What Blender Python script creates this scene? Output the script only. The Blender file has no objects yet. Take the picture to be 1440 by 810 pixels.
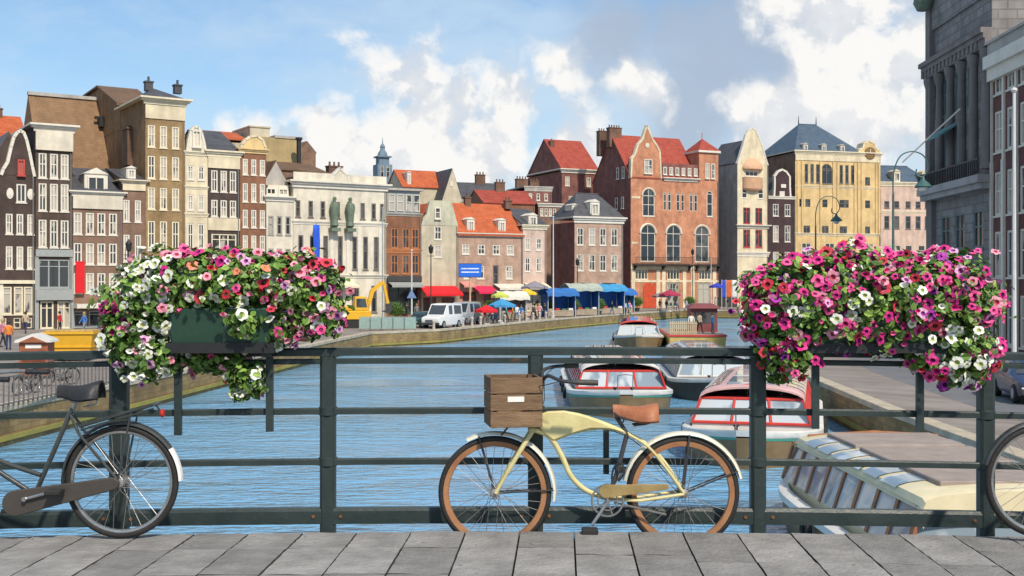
import bpy, bmesh, math, random
from mathutils import Vector, Matrix
random.seed(7)
R = math.radians
sc = bpy.context.scene
col = sc.collection

# ---------------------------------------------------------------- camera
F, CX, HY = 1600.0, 720.0, 400.0        # focal length in photo pixels, centre column, horizon row
EYE, STREET, DECK = 5.3, 1.3, 3.81      # heights above the water: eye, quay street, bridge deck
cam_d = bpy.data.cameras.new('camera')
cam = bpy.data.objects.new('camera', cam_d); col.objects.link(cam)
cam.location = (0, 0, EYE); cam.rotation_euler = (R(90), 0, 0)
cam_d.sensor_width = 36.0; cam_d.lens = 36.0 * F / 1440.0
cam_d.shift_y = -(405 - HY) / 1440.0
cam_d.clip_start = 0.1; cam_d.clip_end = 6000
sc.camera = cam

# ---------------------------------------------------------------- light
SUN_AZ = Vector((0.46, -0.89, 0)).normalized()     # where the sun stands, seen from the scene
SUN_EL = R(46)
sun_d = bpy.data.lights.new('sun', 'SUN'); sun_d.energy = 3.1; sun_d.angle = R(2.5); sun_d.color = (1.0, 0.89, 0.74)
sun = bpy.data.objects.new('sun', sun_d); col.objects.link(sun)
sdir = Vector((SUN_AZ.x * math.cos(SUN_EL), SUN_AZ.y * math.cos(SUN_EL), math.sin(SUN_EL)))
sun.rotation_euler = sdir.to_track_quat('Z', 'Y').to_euler()
sun.location = (40, -50, 60)

world = bpy.data.worlds.new('World'); sc.world = world; world.use_nodes = True
wt = world.node_tree; wt.nodes.clear()
def wn(t, **k):
    n = wt.nodes.new(t)
    for a, v in k.items(): setattr(n, a, v)
    return n
def wmath(op, a, b=None, clamp=False):
    n = wn('ShaderNodeMath', operation=op, use_clamp=clamp)
    for i, v in enumerate((a, b)):
        if v is None: continue
        if isinstance(v, (int, float)): n.inputs[i].default_value = v
        else: wt.links.new(v, n.inputs[i])
    return n.outputs[0]
out = wn('ShaderNodeOutputWorld'); bg = wn('ShaderNodeBackground'); bg.inputs['Strength'].default_value = 0.142
wt.links.new(bg.outputs[0], out.inputs[0])
sky = wn('ShaderNodeTexSky'); sky.sky_type = 'NISHITA'; sky.sun_disc = False
sky.sun_elevation = SUN_EL; sky.sun_rotation = math.atan2(SUN_AZ.x, SUN_AZ.y); sky.air_density = 1.0; sky.dust_density = 0.6; sky.ozone_density = 2.0
tc = wn('ShaderNodeTexCoord')
def wnoise_(scale, det, vec, rough=.55):
    n = wn('ShaderNodeTexNoise'); n.inputs['Scale'].default_value = scale; n.inputs['Detail'].default_value = det; n.inputs['Roughness'].default_value = rough
    wt.links.new(vec, n.inputs['Vector']); return n
def wvec(op, a, b=None, s=None):
    n = wn('ShaderNodeVectorMath', operation=op); wt.links.new(a, n.inputs[0])
    if b is not None:
        if isinstance(b, tuple): n.inputs[1].default_value = b
        else: wt.links.new(b, n.inputs[1])
    if s is not None: n.inputs['Scale'].default_value = s
    return n.outputs[0]
def wmap(v, a, b, c=0., d=1., smooth=True):
    m = wn('ShaderNodeMapRange', interpolation_type='SMOOTHSTEP' if smooth else 'LINEAR'); wt.links.new(v, m.inputs[0])
    for i, x in enumerate((a, b, c, d)): m.inputs[i + 1].default_value = x
    return m.outputs[0]
def wmix(f, a, b):
    n = wn('ShaderNodeMix', data_type='RGBA')
    if isinstance(f, (int, float)): n.inputs[0].default_value = f
    else: wt.links.new(f, n.inputs[0])
    for i, v in ((6, a), (7, b)):
        if isinstance(v, tuple): n.inputs[i].default_value = (*v, 1)
        else: wt.links.new(v, n.inputs[i])
    return n.outputs[2]
DIR = tc.outputs['Generated']
warp = wvec('ADD', DIR, wvec('SCALE', wvec('SUBTRACT', wnoise_(7, 4, DIR).outputs['Color'], (.5, .5, .5)), s=.05))
def field(bl):                       # 1 in a cloud's heart, 0 at its rim
    o = None
    for px, py, r in bl:
        c = Vector(((px - CX) / F, 1.0, (HY - py) / F)).normalized()
        d = wn('ShaderNodeVectorMath', operation='DISTANCE'); wt.links.new(warp, d.inputs[0]); d.inputs[1].default_value = c
        v = wmath('MULTIPLY_ADD', d.outputs['Value'], -F / r); v.node.inputs[2].default_value = 1.0
        o = v if o is None else wmath('MAXIMUM', o, v)
    return o
fb = wnoise_(17, 11, warp, .56).outputs['Fac']; fb2 = wnoise_(17, 11, wvec('ADD', warp, (.012, 0, .016)), .56).outputs['Fac']
wide = wmath('MULTIPLY_ADD', wnoise_(2.3, 5, warp).outputs['Fac'], 3.2); wide.node.inputs[2].default_value = -2.05
fc = wmath('MAXIMUM', field([(565, 120, 95), (605, 190, 135), (725, 150, 90), (690, 215, 130), (480, 235, 125), (400, 250, 110), (897, 123, 66), (1165, 30, 130), (1270, 60, 165), (1225, 165, 150), (1085, 185, 110), (1450, 60, 260), (790, 100, 70), (800, 240, 120)]), wide)
dens = wmath('ADD', fc, wmath('MULTIPLY', wmath('SUBTRACT', fb, .5), 2.4))
cum = wmap(dens, .06, .62)
fg = field([(1010, 95, 200), (1100, 70, 170), (980, 150, 150), (1150, 130, 130), (860, 60, 120)])
grey = wmap(wmath('ADD', fg, wmath('MULTIPLY', wmath('SUBTRACT', fb, .5), 1.2)), .0, .75, 0., .85)
veil = wmap(wnoise_(3.1, 7, wvec('MULTIPLY', warp, (1, 1, 2.6)), .6).outputs['Fac'], .36, .64, .12, .68)
sepz = wn('ShaderNodeSeparateXYZ'); wt.links.new(DIR, sepz.inputs[0])
low = wmap(sepz.outputs[2], .0, .24, .85, .0)
lit = wmap(wmath('SUBTRACT', fb, fb2), -.075, .05); thick = wmap(dens, .3, 1.0)
skg = wvec('MULTIPLY', sky.outputs[0], (.45, .60, .68))
cloudc = wmix(wmath('MAXIMUM', lit, wmath('MULTIPLY', thick, .55)), (3.2, 3.4, 3.7), (4.55, 4.5, 4.4))
c0 = wmix(veil, skg, (2.95, 3.6, 4.2))
c0 = wmix(low, c0, (3.15, 3.7, 4.15))
c1 = wmix(grey, c0, (2.0, 2.4, 3.0))
c2 = wmix(cum, c1, cloudc)
wt.links.new(c2, bg.inputs['Color'])

vs = sc.view_settings
vs.view_transform = 'Standard'; vs.look = 'None'; vs.exposure = 0.58; vs.gamma = 1.0; vs.use_curve_mapping = False
sc.cycles.max_bounces = 6; sc.cycles.use_denoising = True

# ---------------------------------------------------------------- helpers: pixels, materials, meshes
def ray(px, py, d): return Vector(((px - CX) / F * d, d, EYE - (py - HY) / F * d))
def gnd(px, py, z=STREET):
    d = (EYE - z) * F / (py - HY)
    return Vector(((px - CX) / F * d, d, z))

MATS = {}
def mk(name, c, rough=.8, var=.22, scale=2.0, bump=.15, metal=0., brick=None, spec=.4, rnd=0., stretch=(1, 1, 1), coat=0., streak=0., c2=None, sub=0., wear=None):
    if name in MATS: return MATS[name]
    m = bpy.data.materials.new(name); m.use_nodes = True; nt = m.node_tree; L = nt.links.new
    b = nt.nodes['Principled BSDF']
    b.inputs['Roughness'].default_value = rough; b.inputs['Metallic'].default_value = metal
    b.inputs['Specular IOR Level'].default_value = spec
    if coat: b.inputs['Coat Weight'].default_value = coat; b.inputs['Coat Roughness'].default_value = .08
    tcn = nt.nodes.new('ShaderNodeTexCoord'); mp = nt.nodes.new('ShaderNodeMapping'); mp.inputs['Scale'].default_value = stretch
    oi = nt.nodes.new('ShaderNodeObjectInfo')
    ad = nt.nodes.new('ShaderNodeVectorMath'); ad.operation = 'ADD'
    L(tcn.outputs['Object'], mp.inputs[0]); L(mp.outputs[0], ad.inputs[0]); L(oi.outputs['Random'], ad.inputs[1])
    nz = nt.nodes.new('ShaderNodeTexNoise'); nz.inputs['Scale'].default_value = scale; nz.inputs['Detail'].default_value = 7; nz.inputs['Roughness'].default_value = .65
    L(ad.outputs[0], nz.inputs['Vector'])
    lo = tuple(x * (1 - var) for x in c); hi = tuple(min(1, x * (1 + var)) for x in c)
    if c2: lo, hi = c, c2
    cr = nt.nodes.new('ShaderNodeValToRGB'); cr.color_ramp.elements[0].position = .3; cr.color_ramp.elements[1].position = .7
    cr.color_ramp.elements[0].color = (*lo, 1); cr.color_ramp.elements[1].color = (*hi, 1)
    L(nz.outputs['Fac'], cr.inputs[0]); cur = cr.outputs[0]
    if brick:
        sp = nt.nodes.new('ShaderNodeSeparateXYZ'); L(tcn.outputs['Object'], sp.inputs[0])
        a = nt.nodes.new('ShaderNodeMath'); a.operation = 'ADD'; L(sp.outputs[0], a.inputs[0]); L(sp.outputs[1], a.inputs[1])
        cb = nt.nodes.new('ShaderNodeCombineXYZ'); L(a.outputs[0], cb.inputs[0]); L(sp.outputs[2], cb.inputs[1])
        bt = nt.nodes.new('ShaderNodeTexBrick'); L(cb.outputs[0], bt.inputs['Vector']); bt.inputs['Scale'].default_value = 1.0
        bw, bh, mo, k = brick
        bt.inputs['Brick Width'].default_value = bw; bt.inputs['Row Height'].default_value = bh; bt.inputs['Mortar Size'].default_value = mo
        bt.inputs['Color1'].default_value = (1, 1, 1, 1); bt.inputs['Color2'].default_value = (1 - k, 1 - k, 1 - k, 1); bt.inputs['Mortar'].default_value = (1 - k * 1.3,) * 3 + (1,)
        mx = nt.nodes.new('ShaderNodeMix'); mx.data_type = 'RGBA'; mx.blend_type = 'MULTIPLY'; mx.inputs[0].default_value = 1
        L(cur, mx.inputs[6]); L(bt.outputs['Color'], mx.inputs[7]); cur = mx.outputs[2]
    if streak:
        mp2 = nt.nodes.new('ShaderNodeMapping'); mp2.inputs['Scale'].default_value = (.9, .9, .25); L(tcn.outputs['Object'], mp2.inputs[0])
        n3 = nt.nodes.new('ShaderNodeTexNoise'); n3.inputs['Scale'].default_value = 1.0; n3.inputs['Detail'].default_value = 5; L(mp2.outputs[0], n3.inputs['Vector'])
        r3 = nt.nodes.new('ShaderNodeMapRange'); L(n3.outputs['Fac'], r3.inputs[0]); r3.inputs[1].default_value = .42; r3.inputs[2].default_value = .68; r3.inputs[3].default_value = 1.0; r3.inputs[4].default_value = 1 - streak * .7
        mx = nt.nodes.new('ShaderNodeVectorMath'); mx.operation = 'SCALE'; L(cur, mx.inputs[0]); L(r3.outputs[0], mx.inputs['Scale']); cur = mx.outputs[0]
    if rnd:
        mr = nt.nodes.new('ShaderNodeMapRange'); L(oi.outputs['Random'], mr.inputs[0]); mr.inputs[3].default_value = 1 - rnd; mr.inputs[4].default_value = 1 + rnd * .6
        mx = nt.nodes.new('ShaderNodeVectorMath'); mx.operation = 'SCALE'; L(cur, mx.inputs[0]); L(mr.outputs[0], mx.inputs['Scale']); cur = mx.outputs[0]
    if wear:
        wc, wsc, thr = wear
        nw = nt.nodes.new('ShaderNodeTexNoise'); nw.inputs['Scale'].default_value = wsc; nw.inputs['Detail'].default_value = 9; nw.inputs['Roughness'].default_value = .7; L(ad.outputs[0], nw.inputs['Vector'])
        rw = nt.nodes.new('ShaderNodeMapRange'); L(nw.outputs['Fac'], rw.inputs[0]); rw.inputs[1].default_value = thr; rw.inputs[2].default_value = thr + .07
        mx = nt.nodes.new('ShaderNodeMix'); mx.data_type = 'RGBA'; L(rw.outputs[0], mx.inputs[0]); L(cur, mx.inputs[6]); mx.inputs[7].default_value = (*wc, 1); cur = mx.outputs[2]
    L(cur, b.inputs['Base Color'])
    if bump:
        bp = nt.nodes.new('ShaderNodeBump'); bp.inputs['Strength'].default_value = bump; bp.inputs['Distance'].default_value = .02
        nb = nt.nodes.new('ShaderNodeTexNoise'); nb.inputs['Scale'].default_value = scale * 9; nb.inputs['Detail'].default_value = 4
        L(ad.outputs[0], nb.inputs['Vector']); L(nb.outputs['Fac'], bp.inputs['Height']); L(bp.outputs[0], b.inputs['Normal'])
    if sub:
        b.inputs['Subsurface Weight'].default_value = sub; b.inputs['Subsurface Radius'].default_value = (.01, .006, .004)
    MATS[name] = m
    return m

BR = (.24, .075, .012, .22)
def brickm(name, c, var=.26): return mk(name, c, .9, var, .8, .2, brick=BR, streak=.34, wear=(tuple(x * .55 + .03 for x in c), 1.1, .66))
def stonem(name, c, var=.16): return mk(name, c, .8, var, .8, .15, streak=.34, wear=(tuple(x * .62 for x in c), 1.3, .64))
WHITE = mk('white_paint', (.67, .625, .535), .55, .1, 3, .05, streak=.18)
CREAM = mk('cream_paint', (.70, .62, .45), .6, .12, 3, .05, streak=.2)

def glass_mat(name, dark, light, share, rough=.06):
    m = bpy.data.materials.new(name); m.use_nodes = True; nt = m.node_tree; L = nt.links.new
    b = nt.nodes['Principled BSDF']; b.inputs['Roughness'].default_value = rough; b.inputs['Specular IOR Level'].default_value = .7
    tcn = nt.nodes.new('ShaderNodeTexCoord'); oi = nt.nodes.new('ShaderNodeObjectInfo')
    a = nt.nodes.new('ShaderNodeVectorMath'); a.operation = 'MULTIPLY_ADD'; L(oi.outputs['Random'], a.inputs[0]); a.inputs[1].default_value = (37, 11, 53); L(tcn.outputs['Object'], a.inputs[2])
    mp = nt.nodes.new('ShaderNodeMapping'); mp.inputs['Scale'].default_value = (1.1, 1.1, .55); L(a.outputs[0], mp.inputs[0])
    nz = nt.nodes.new('ShaderNodeTexNoise'); nz.inputs['Scale'].default_value = 1.2; nz.inputs['Detail'].default_value = 2; L(mp.outputs[0], nz.inputs['Vector'])
    r1 = nt.nodes.new('ShaderNodeMath'); r1.operation = 'ADD'; L(nz.outputs['Fac'], r1.inputs[0])
    r2 = nt.nodes.new('ShaderNodeMath'); r2.operation = 'MULTIPLY_ADD'; L(oi.outputs['Random'], r2.inputs[0]); r2.inputs[1].default_value = .5; r2.inputs[2].default_value = -.25
    L(r2.outputs[0], r1.inputs[1])
    cr = nt.nodes.new('ShaderNodeValToRGB'); cr.color_ramp.elements[0].position = 1 - share - .04; cr.color_ramp.elements[1].position = 1 - share + .05
    cr.color_ramp.elements[0].color = (*dark, 1); cr.color_ramp.elements[1].color = (*light, 1)
    L(r1.outputs[0], cr.inputs[0]); L(cr.outputs[0], b.inputs['Base Color'])
    return m
GLASS = glass_mat('window_glass', (.04, .042, .044), (.42, .385, .33), .52)
GLASS_DARK = glass_mat('dark_glass', (.02, .025, .03), (.09, .09, .085), .4)
GLASS_BOAT = glass_mat('boat_glass', (.22, .28, .33), (.48, .53, .56), .55, .03)

class MB:
    def __init__(s): s.v = []; s.f = []; s.m = []
    def quad(s, pts, mi=0):
        i = len(s.v); s.v += [tuple(p) for p in pts]; s.f.append(tuple(range(i, i + len(pts)))); s.m.append(mi)
    def box(s, x0, x1, y0, y1, z0, z1, mi=0):
        i = len(s.v)
        s.v += [(x, y, z) for z in (z0, z1) for y in (y0, y1) for x in (x0, x1)]
        for f in ((0, 2, 3, 1), (4, 5, 7, 6), (0, 1, 5, 4), (2, 6, 7, 3), (0, 4, 6, 2), (1, 3, 7, 5)):
            s.f.append(tuple(i + k for k in f)); s.m.append(mi)
        return s
    def hexa(s, p, mi=0):           # 8 points: bottom ring 0-3 ccw, top ring 4-7
        i = len(s.v); s.v += [tuple(q) for q in p]
        for f in ((3, 2, 1, 0), (4, 5, 6, 7), (0, 1, 5, 4), (1, 2, 6, 5), (2, 3, 7, 6), (3, 0, 4, 7)):
            s.f.append(tuple(i + k for k in f)); s.m.append(mi)
        return s
    def prism(s, poly, a, b, axis='y', mi=0):
        def P(u, v, w): return {'y': (u, w, v), 'x': (w, u, v), 'z': (u, v, w)}[axis]
        i = len(s.v); n = len(poly)
        s.v += [P(u, v, a) for u, v in poly] + [P(u, v, b) for u, v in poly]
        s.f.append(tuple(range(i, i + n))); s.f.append(tuple(range(i + 2 * n - 1, i + n - 1, -1))); s.m += [mi, mi]
        for k in range(n):
            s.f.append((i + k, i + n + k, i + n + (k + 1) % n, i + (k + 1) % n)); s.m.append(mi)
        return s
    def tube(s, pts, r, n=8, closed=False, mi=0, cap=True):
        pts = [Vector(p) for p in pts]; N = len(pts)
        rr = r if isinstance(r, (list, tuple)) else [r] * N
        i0 = len(s.v); up = None
        for k, p in enumerate(pts):
            if closed: t = pts[(k + 1) % N] - pts[k - 1]
            else: t = pts[min(k + 1, N - 1)] - pts[max(k - 1, 0)]
            if t.length < 1e-9: t = Vector((0, 0, 1))
            t.normalize()
            if up is None:
                up = Vector((0, 0, 1)) if abs(t.z) < .9 else Vector((0, 1, 0))
            a = up - t * up.dot(t)
            if a.length < 1e-6: a = t.orthogonal()
            a.normalize(); up = a; bb = t.cross(a)
            for j in range(n):
                w = 2 * math.pi * j / n
                s.v.append(tuple(p + (a * math.cos(w) + bb * math.sin(w)) * rr[k]))
        for k in range(N if closed else N - 1):
            for j in range(n):
                a0 = i0 + k * n; b0 = i0 + ((k + 1) % N) * n
                s.f.append((a0 + j, a0 + (j + 1) % n, b0 + (j + 1) % n, b0 + j)); s.m.append(mi)
        if cap and not closed:
            s.f.append(tuple(i0 + j for j in reversed(range(n)))); s.m.append(mi)
            s.f.append(tuple(i0 + (N - 1) * n + j for j in range(n))); s.m.append(mi)
        return s
    def lathe(s, prof, n=16, c=(0, 0, 0), mi=0):       # (r, z) profile about the vertical through c
        i0 = len(s.v)
        for r, z in prof:
            for j in range(n):
                w = 2 * math.pi * j / n; s.v.append((c[0] + r * math.cos(w), c[1] + r * math.sin(w), c[2] + z))
        for k in range(len(prof) - 1):
            for j in range(n):
                s.f.append((i0 + k * n + j, i0 + k * n + (j + 1) % n, i0 + (k + 1) * n + (j + 1) % n, i0 + (k + 1) * n + j)); s.m.append(mi)
        s.f.append(tuple(i0 + j for j in reversed(range(n)))); s.m.append(mi)
        k = len(prof) - 1; s.f.append(tuple(i0 + k * n + j for j in range(n))); s.m.append(mi)
        return s
    def grid(s, P, mi=0, flip=False):                  # P[i][j] points
        i0 = len(s.v); a = len(P); b = len(P[0])
        for row in P: s.v += [tuple(p) for p in row]
        for i in range(a - 1):
            for j in range(b - 1):
                q = (i0 + i * b + j, i0 + i * b + j + 1, i0 + (i + 1) * b + j + 1, i0 + (i + 1) * b + j)
                s.f.append(q[::-1] if flip else q); s.m.append(mi)
        return s
    def mesh(s, name, mats, smooth=False, bevel=0.):
        me = bpy.data.meshes.new(name); me.from_pydata(s.v, [], s.f)
        for m in (mats if isinstance(mats, (list, tuple)) else [mats]): me.materials.append(m)
        me.polygons.foreach_set('material_index', s.m)
        if bevel:
            bm = bmesh.new(); bm.from_mesh(me)
            bmesh.ops.bevel(bm, geom=[e for e in bm.edges if e.is_manifold], offset=bevel, segments=1, affect='EDGES', clamp_overlap=True)
            bm.to_mesh(me); bm.free()
        if smooth:
            me.polygons.foreach_set('use_smooth', [True] * len(me.polygons))
            try: me.set_sharp_from_angle(angle=R(40))
            except Exception: pass
        me.update()
        return me
    def build(s, name, mats, parent=None, loc=(0, 0, 0), rot=(0, 0, 0), smooth=False, bevel=0.):
        return place(name, s.mesh(name, mats, smooth, bevel), parent, loc, rot)
def place(name, me, parent=None, loc=(0, 0, 0), rot=(0, 0, 0), scale=None):
    o = bpy.data.objects.new(name, me); col.objects.link(o); o.parent = parent
    o.location = loc; o.rotation_euler = rot
    if scale: o.scale = scale
    return o
def tag(o, label, cat, group=None, kind=None):
    if kind: o['kind'] = kind
    if label: o['label'] = label
    if cat: o['category'] = cat
    if group: o['group'] = group
    return o
def thing(name, label, cat, loc=(0, 0, 0), rz=0., group=None):
    o = bpy.data.objects.new(name, None); col.objects.link(o); o.location = loc; o.rotation_euler = (0, 0, rz); o.empty_display_size = .3
    return tag(o, label, cat, group)
def struct(o): o['kind'] = 'structure'; return o
def kids(o): return [c for c in bpy.data.objects if c.parent == o]
def copy_tree(o, parent=None):
    c = o.copy(); col.objects.link(c); c.parent = parent
    for ch in kids(o): copy_tree(ch, c)
    return c
def spline(pts, n=6):
    P = [Vector(p) for p in pts]; o = []
    for i in range(len(P) - 1):
        p0 = P[max(i - 1, 0)]; p1 = P[i]; p2 = P[i + 1]; p3 = P[min(i + 2, len(P) - 1)]
        for k in range(n):
            t = k / n
            o.append(.5 * ((2 * p1) + (p2 - p0) * t + (2 * p0 - 5 * p1 + 4 * p2 - p3) * t * t + (3 * p1 - p0 - 3 * p2 + p3) * t ** 3))
    o.append(P[-1]); return o

# ================================================================ SETTING
def arch(x): return -0.0033 * x * x
# ---- ground, water
left_bank = [(-20.5, -400), (-18.6, 0), (-16.7, 37), (-11.75, 95), (-6.4, 101), (5.3, 133), (18.4, 162), (27, 180)]
right_bank = [(46, 172), (40, 148), (20.5, 94), (12.9, 50), (12.0, 36), (11.6, 20), (11.4, 0), (11.4, -400)]
GROUND = mk('street_brick', (.20, .165, .145), .9, .25, .35, .2, brick=(.5, .25, .02, .25), c2=(.31, .27, .24))
m = MB(); poly = [(-2500, -400)] + left_bank + right_bank + [(2500, -400), (2500, 4000), (-2500, 4000)]
m.quad([(x, y, STREET) for x, y in poly]); struct(m.build('ground', GROUND))
WM = bpy.data.materials.new('canal_water'); WM.use_nodes = True
nt = WM.node_tree; L = nt.links.new; b = nt.nodes['Principled BSDF']
b.inputs['Base Color'].default_value = (.06, .19, .31, 1); b.inputs['Roughness'].default_value = .06; b.inputs['IOR'].default_value = 1.85
t_ = nt.nodes.new('ShaderNodeTexCoord'); bp1 = nt.nodes.new('ShaderNodeBump')
def wnoise(sx, sy, det, rot):
    mp = nt.nodes.new('ShaderNodeMapping'); mp.inputs['Scale'].default_value = (sx, sy, 1); mp.inputs['Rotation'].default_value = (0, 0, rot); L(t_.outputs['Object'], mp.inputs[0])
    n = nt.nodes.new('ShaderNodeTexNoise'); n.inputs['Scale'].default_value = 1; n.inputs['Detail'].default_value = det; n.inputs['Distortion'].default_value = .4; L(mp.outputs[0], n.inputs['Vector'])
    return n.outputs['Fac']
def wmul(x, k, add=None):
    n = nt.nodes.new('ShaderNodeMath'); n.operation = 'MULTIPLY_ADD' if add is not None else 'MULTIPLY'; L(x, n.inputs[0])
    if isinstance(k, float): n.inputs[1].default_value = k
    else: L(k, n.inputs[1])
    if add is not None: L(add, n.inputs[2])
    return n.outputs[0]
patch = nt.nodes.new('ShaderNodeMapRange'); L(wnoise(.10, .16, 3, .3), patch.inputs[0]); patch.inputs[1].default_value = .38; patch.inputs[2].default_value = .62; patch.inputs[3].default_value = .25; patch.inputs[4].default_value = 1.5
wav = wmul(wnoise(.8, 1.9, 2, .12), .8, wmul(wnoise(1.7, 4.2, 2, -.18), .75, wmul(wnoise(5., 10., 2, .2), .12)))
wav = wmul(wav, patch.outputs[0])
bp1.inputs['Strength'].default_value = .85; bp1.inputs['Distance'].default_value = .30; L(wav, bp1.inputs['Height']); L(bp1.outputs[0], b.inputs['Normal'])
tint = nt.nodes.new('ShaderNodeMix'); tint.data_type = 'RGBA'; L(wnoise(.05, .09, 4, .5), tint.inputs[0]); tint.inputs[6].default_value = (.115, .31, .52, 1); tint.inputs[7].default_value = (.19, .42, .62, 1); L(tint.outputs[2], b.inputs['Base Color'])
m = MB(); m.quad([(-30, -120, 0), (60, -120, 0), (60, 195, 0), (-30, 195, 0)]); struct(m.build('water', WM))

# ---- quay walls with coping stones
QW = mk('quay_masonry', (.22, .15, .07), .85, .35, .6, .3, brick=(.6, .2, .015, .3), streak=.4, c2=(.40, .28, .12))
COPE = mk('coping_stone', (.42, .36, .27), .8, .2, 1.5, .2)
def quay(name, label, pts, side):
    t = thing(name, label, 'wall', (pts[0][0], pts[0][1], 0)); ox, oy = pts[0]
    w = MB()
    for (xa, ya), (xb, yb) in zip(pts, pts[1:]):
        n = Vector((yb - ya, -(xb - xa), 0)).normalized() * side         # towards the water
        A = Vector((xa - ox, ya - oy, 0)); B = Vector((xb - ox, yb - oy, 0)); o_ = n * .05
        w.hexa([A + o_ + Vector((0, 0, -1)), B + o_ + Vector((0, 0, -1)), B - n * .6 + Vector((0, 0, -1)), A - n * .6 + Vector((0, 0, -1)),
                A + o_ + Vector((0, 0, 1.14)), B + o_ + Vector((0, 0, 1.14)), B - n * .6 + Vector((0, 0, 1.14)), A - n * .6 + Vector((0, 0, 1.14))])
        # plank band (fender beam) near the water
        w.hexa([A + n * z1 + Vector((0, 0, z0)) if k < 2 else B + n * z1 + Vector((0, 0, z0)) for k, z1, z0 in ()] or
               [A + n * .06 + Vector((0, 0, .18)), B + n * .06 + Vector((0, 0, .18)), B + n * .14 + Vector((0, 0, .18)), A + n * .14 + Vector((0, 0, .18)),
                A + n * .06 + Vector((0, 0, .34)), B + n * .06 + Vector((0, 0, .34)), B + n * .14 + Vector((0, 0, .34)), A + n * .14 + Vector((0, 0, .34))], 1)
    w.build('wall_face', [QW, mk('mossy_beam', (.20, .19, .05), .9, .4, 1.2, .3, c2=(.34, .29, .07))], t)
    for (xa, ya), (xb, yb) in zip(pts, pts[1:]):
        A = Vector((xa, ya, 0)); B = Vector((xb, yb, 0)); Lh = (B - A).length; nn = max(1, int(Lh / 1.6)); u = (B - A) / Lh
        n = Vector((u.y, -u.x, 0)) * side; st = Lh / nn
        c = MB(); c.box(.01, st - .01, -.45, .10, 0, .20) if side < 0 else c.box(.01, st - .01, -.10, .45, 0, .20)
        me = c.mesh('coping_stone', COPE, bevel=.015); ang = math.atan2(u.y, u.x)
        for k in range(nn):
            p = A + u * st * k
            if p.y < 5: continue
            place('coping_stone', me, t, (p.x - ox, p.y - oy, 1.14 + random.uniform(-.004, .004)), (0, 0, ang))
    return t
quay('quay_wall', 'ochre brick quay wall below the iron bar fence and waste skip', left_bank[1:4], 1)
quay('quay_wall', 'ochre brick quay wall below the white van and market stalls', left_bank[3:], 1)
quay('quay_wall', 'brick wall closing the far end of the canal', [left_bank[-1], right_bank[0]], 1)
quay('quay_wall', 'brick quay wall beside the moored tour boats', right_bank[:-1], 1)

# ---- road along the right quay and a kerb
m = MB(); rp = [(15.0, -30), (15.0, 36), (16.5, 52), (24, 94), (44, 146)]; lp = [(22.3, -30), (22.8, 36), (24.5, 75), (31, 94), (54, 146)]
m.grid([[(x, y, STREET + .004) for x, y in rp], [(x, y, STREET + .004) for x, y in lp]], flip=True)
struct(m.build('road', mk('asphalt', (.115, .118, .128), .85, .18, .5, .25, c2=(.17, .172, .18))))
m = MB()
for (xa, ya), (xb, yb) in zip(lp, lp[1:]):
    m.hexa([(xa, ya, STREET - .1), (xa + 3.2, ya, STREET - .1), (xb + 3.2, yb, STREET - .1), (xb, yb, STREET - .1),
            (xa, ya, STREET + .13), (xa + 3.2, ya, STREET + .13), (xb + 3.2, yb, STREET + .13), (xb, yb, STREET + .13)])
struct(m.build('pavement', mk('pavement_grey', (.26, .26, .27), .9, .15, .8, .2)))

# ---- bridge with its slabs
EDGE = 6.87; DIRX = .044
br = thing('bridge', 'arched bridge deck paved with grey stone slabs', 'bridge', (0, 0, 0))
CONC = mk('bridge_concrete', (.24, .24, .235), .9, .2, 1.5, .25, streak=.3)
m = MB(); xs = [-21 + i * 1.5 for i in range(29)]
top = [[(x, y, DECK - .055 + arch(x)) for x in xs] for y in (-7.5, EDGE - .004)]
m.grid(top, mi=1)
m.grid([[(x, EDGE - .004, DECK - .055 + arch(x)) for x in xs], [(x, EDGE - .004, DECK - .13 + arch(x)) for x in xs]], flip=False)
m.grid([[(x, EDGE - .004, DECK - .13 + arch(x)) for x in xs], [(x, EDGE + .40, DECK - .13 + arch(x)) for x in xs]])
m.grid([[(x, EDGE + .40, DECK - .13 + arch(x)) for x in xs], [(x, EDGE + .40, DECK - .75 + arch(x)) for x in xs]])
m.grid([[(x, EDGE + .40, DECK - .75 + arch(x)) for x in xs], [(x, -7.5, DECK - .75 + arch(x)) for x in xs]])
m.grid([[(x, -7.5, DECK - .75 + arch(x)) for x in xs], [(x, -7.5, DECK - .055 + arch(x)) for x in xs]])
m.build('deck', [CONC, mk('joint_dirt', (.035, .033, .030), .95, .3, 8, .3)], br)
SLAB = mk('paving_slab', (.17, .162, .155), .85, .16, 4.5, .6, rnd=.24, c2=(.31, .298, .285), wear=((.075, .070, .066), 9., .63))
SW = .326
def slab_mesh(k, SD):
    q = MB(); r = random.Random(k); j = .0055
    nx, ny = 4, 10
    P = [[(j + (SW - 2 * j) * a / nx, -SD + j * .35 + (SD - j * .7) * c / ny, r.uniform(-.0022, .0022)) for a in range(nx + 1)] for c in range(ny + 1)]
    q.grid(P)
    ring = [P[0][a] for a in range(nx)] + [P[c][nx] for c in range(ny)] + [P[ny][a] for a in range(nx, 0, -1)] + [P[c][0] for c in range(ny, 0, -1)]
    cx, cy = SW / 2, -SD / 2
    lo = [(p[0] + .003 * (1 if p[0] > cx else -1), p[1] + .003 * (1 if p[1] > cy else -1), -.007) for p in ring]
    lo2 = [(p[0], p[1], -.06) for p in lo]
    for A_, B_, mi in ((ring, lo, 1), (lo, lo2, 1)):
        for a in range(len(A_)):
            b_ = (a + 1) % len(A_); q.quad([A_[a], B_[a], B_[b_], A_[b_]], mi)
    return q.mesh('slab', [SLAB, MATS['joint_dirt']])
SLN = (.42, .58, .74)
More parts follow.
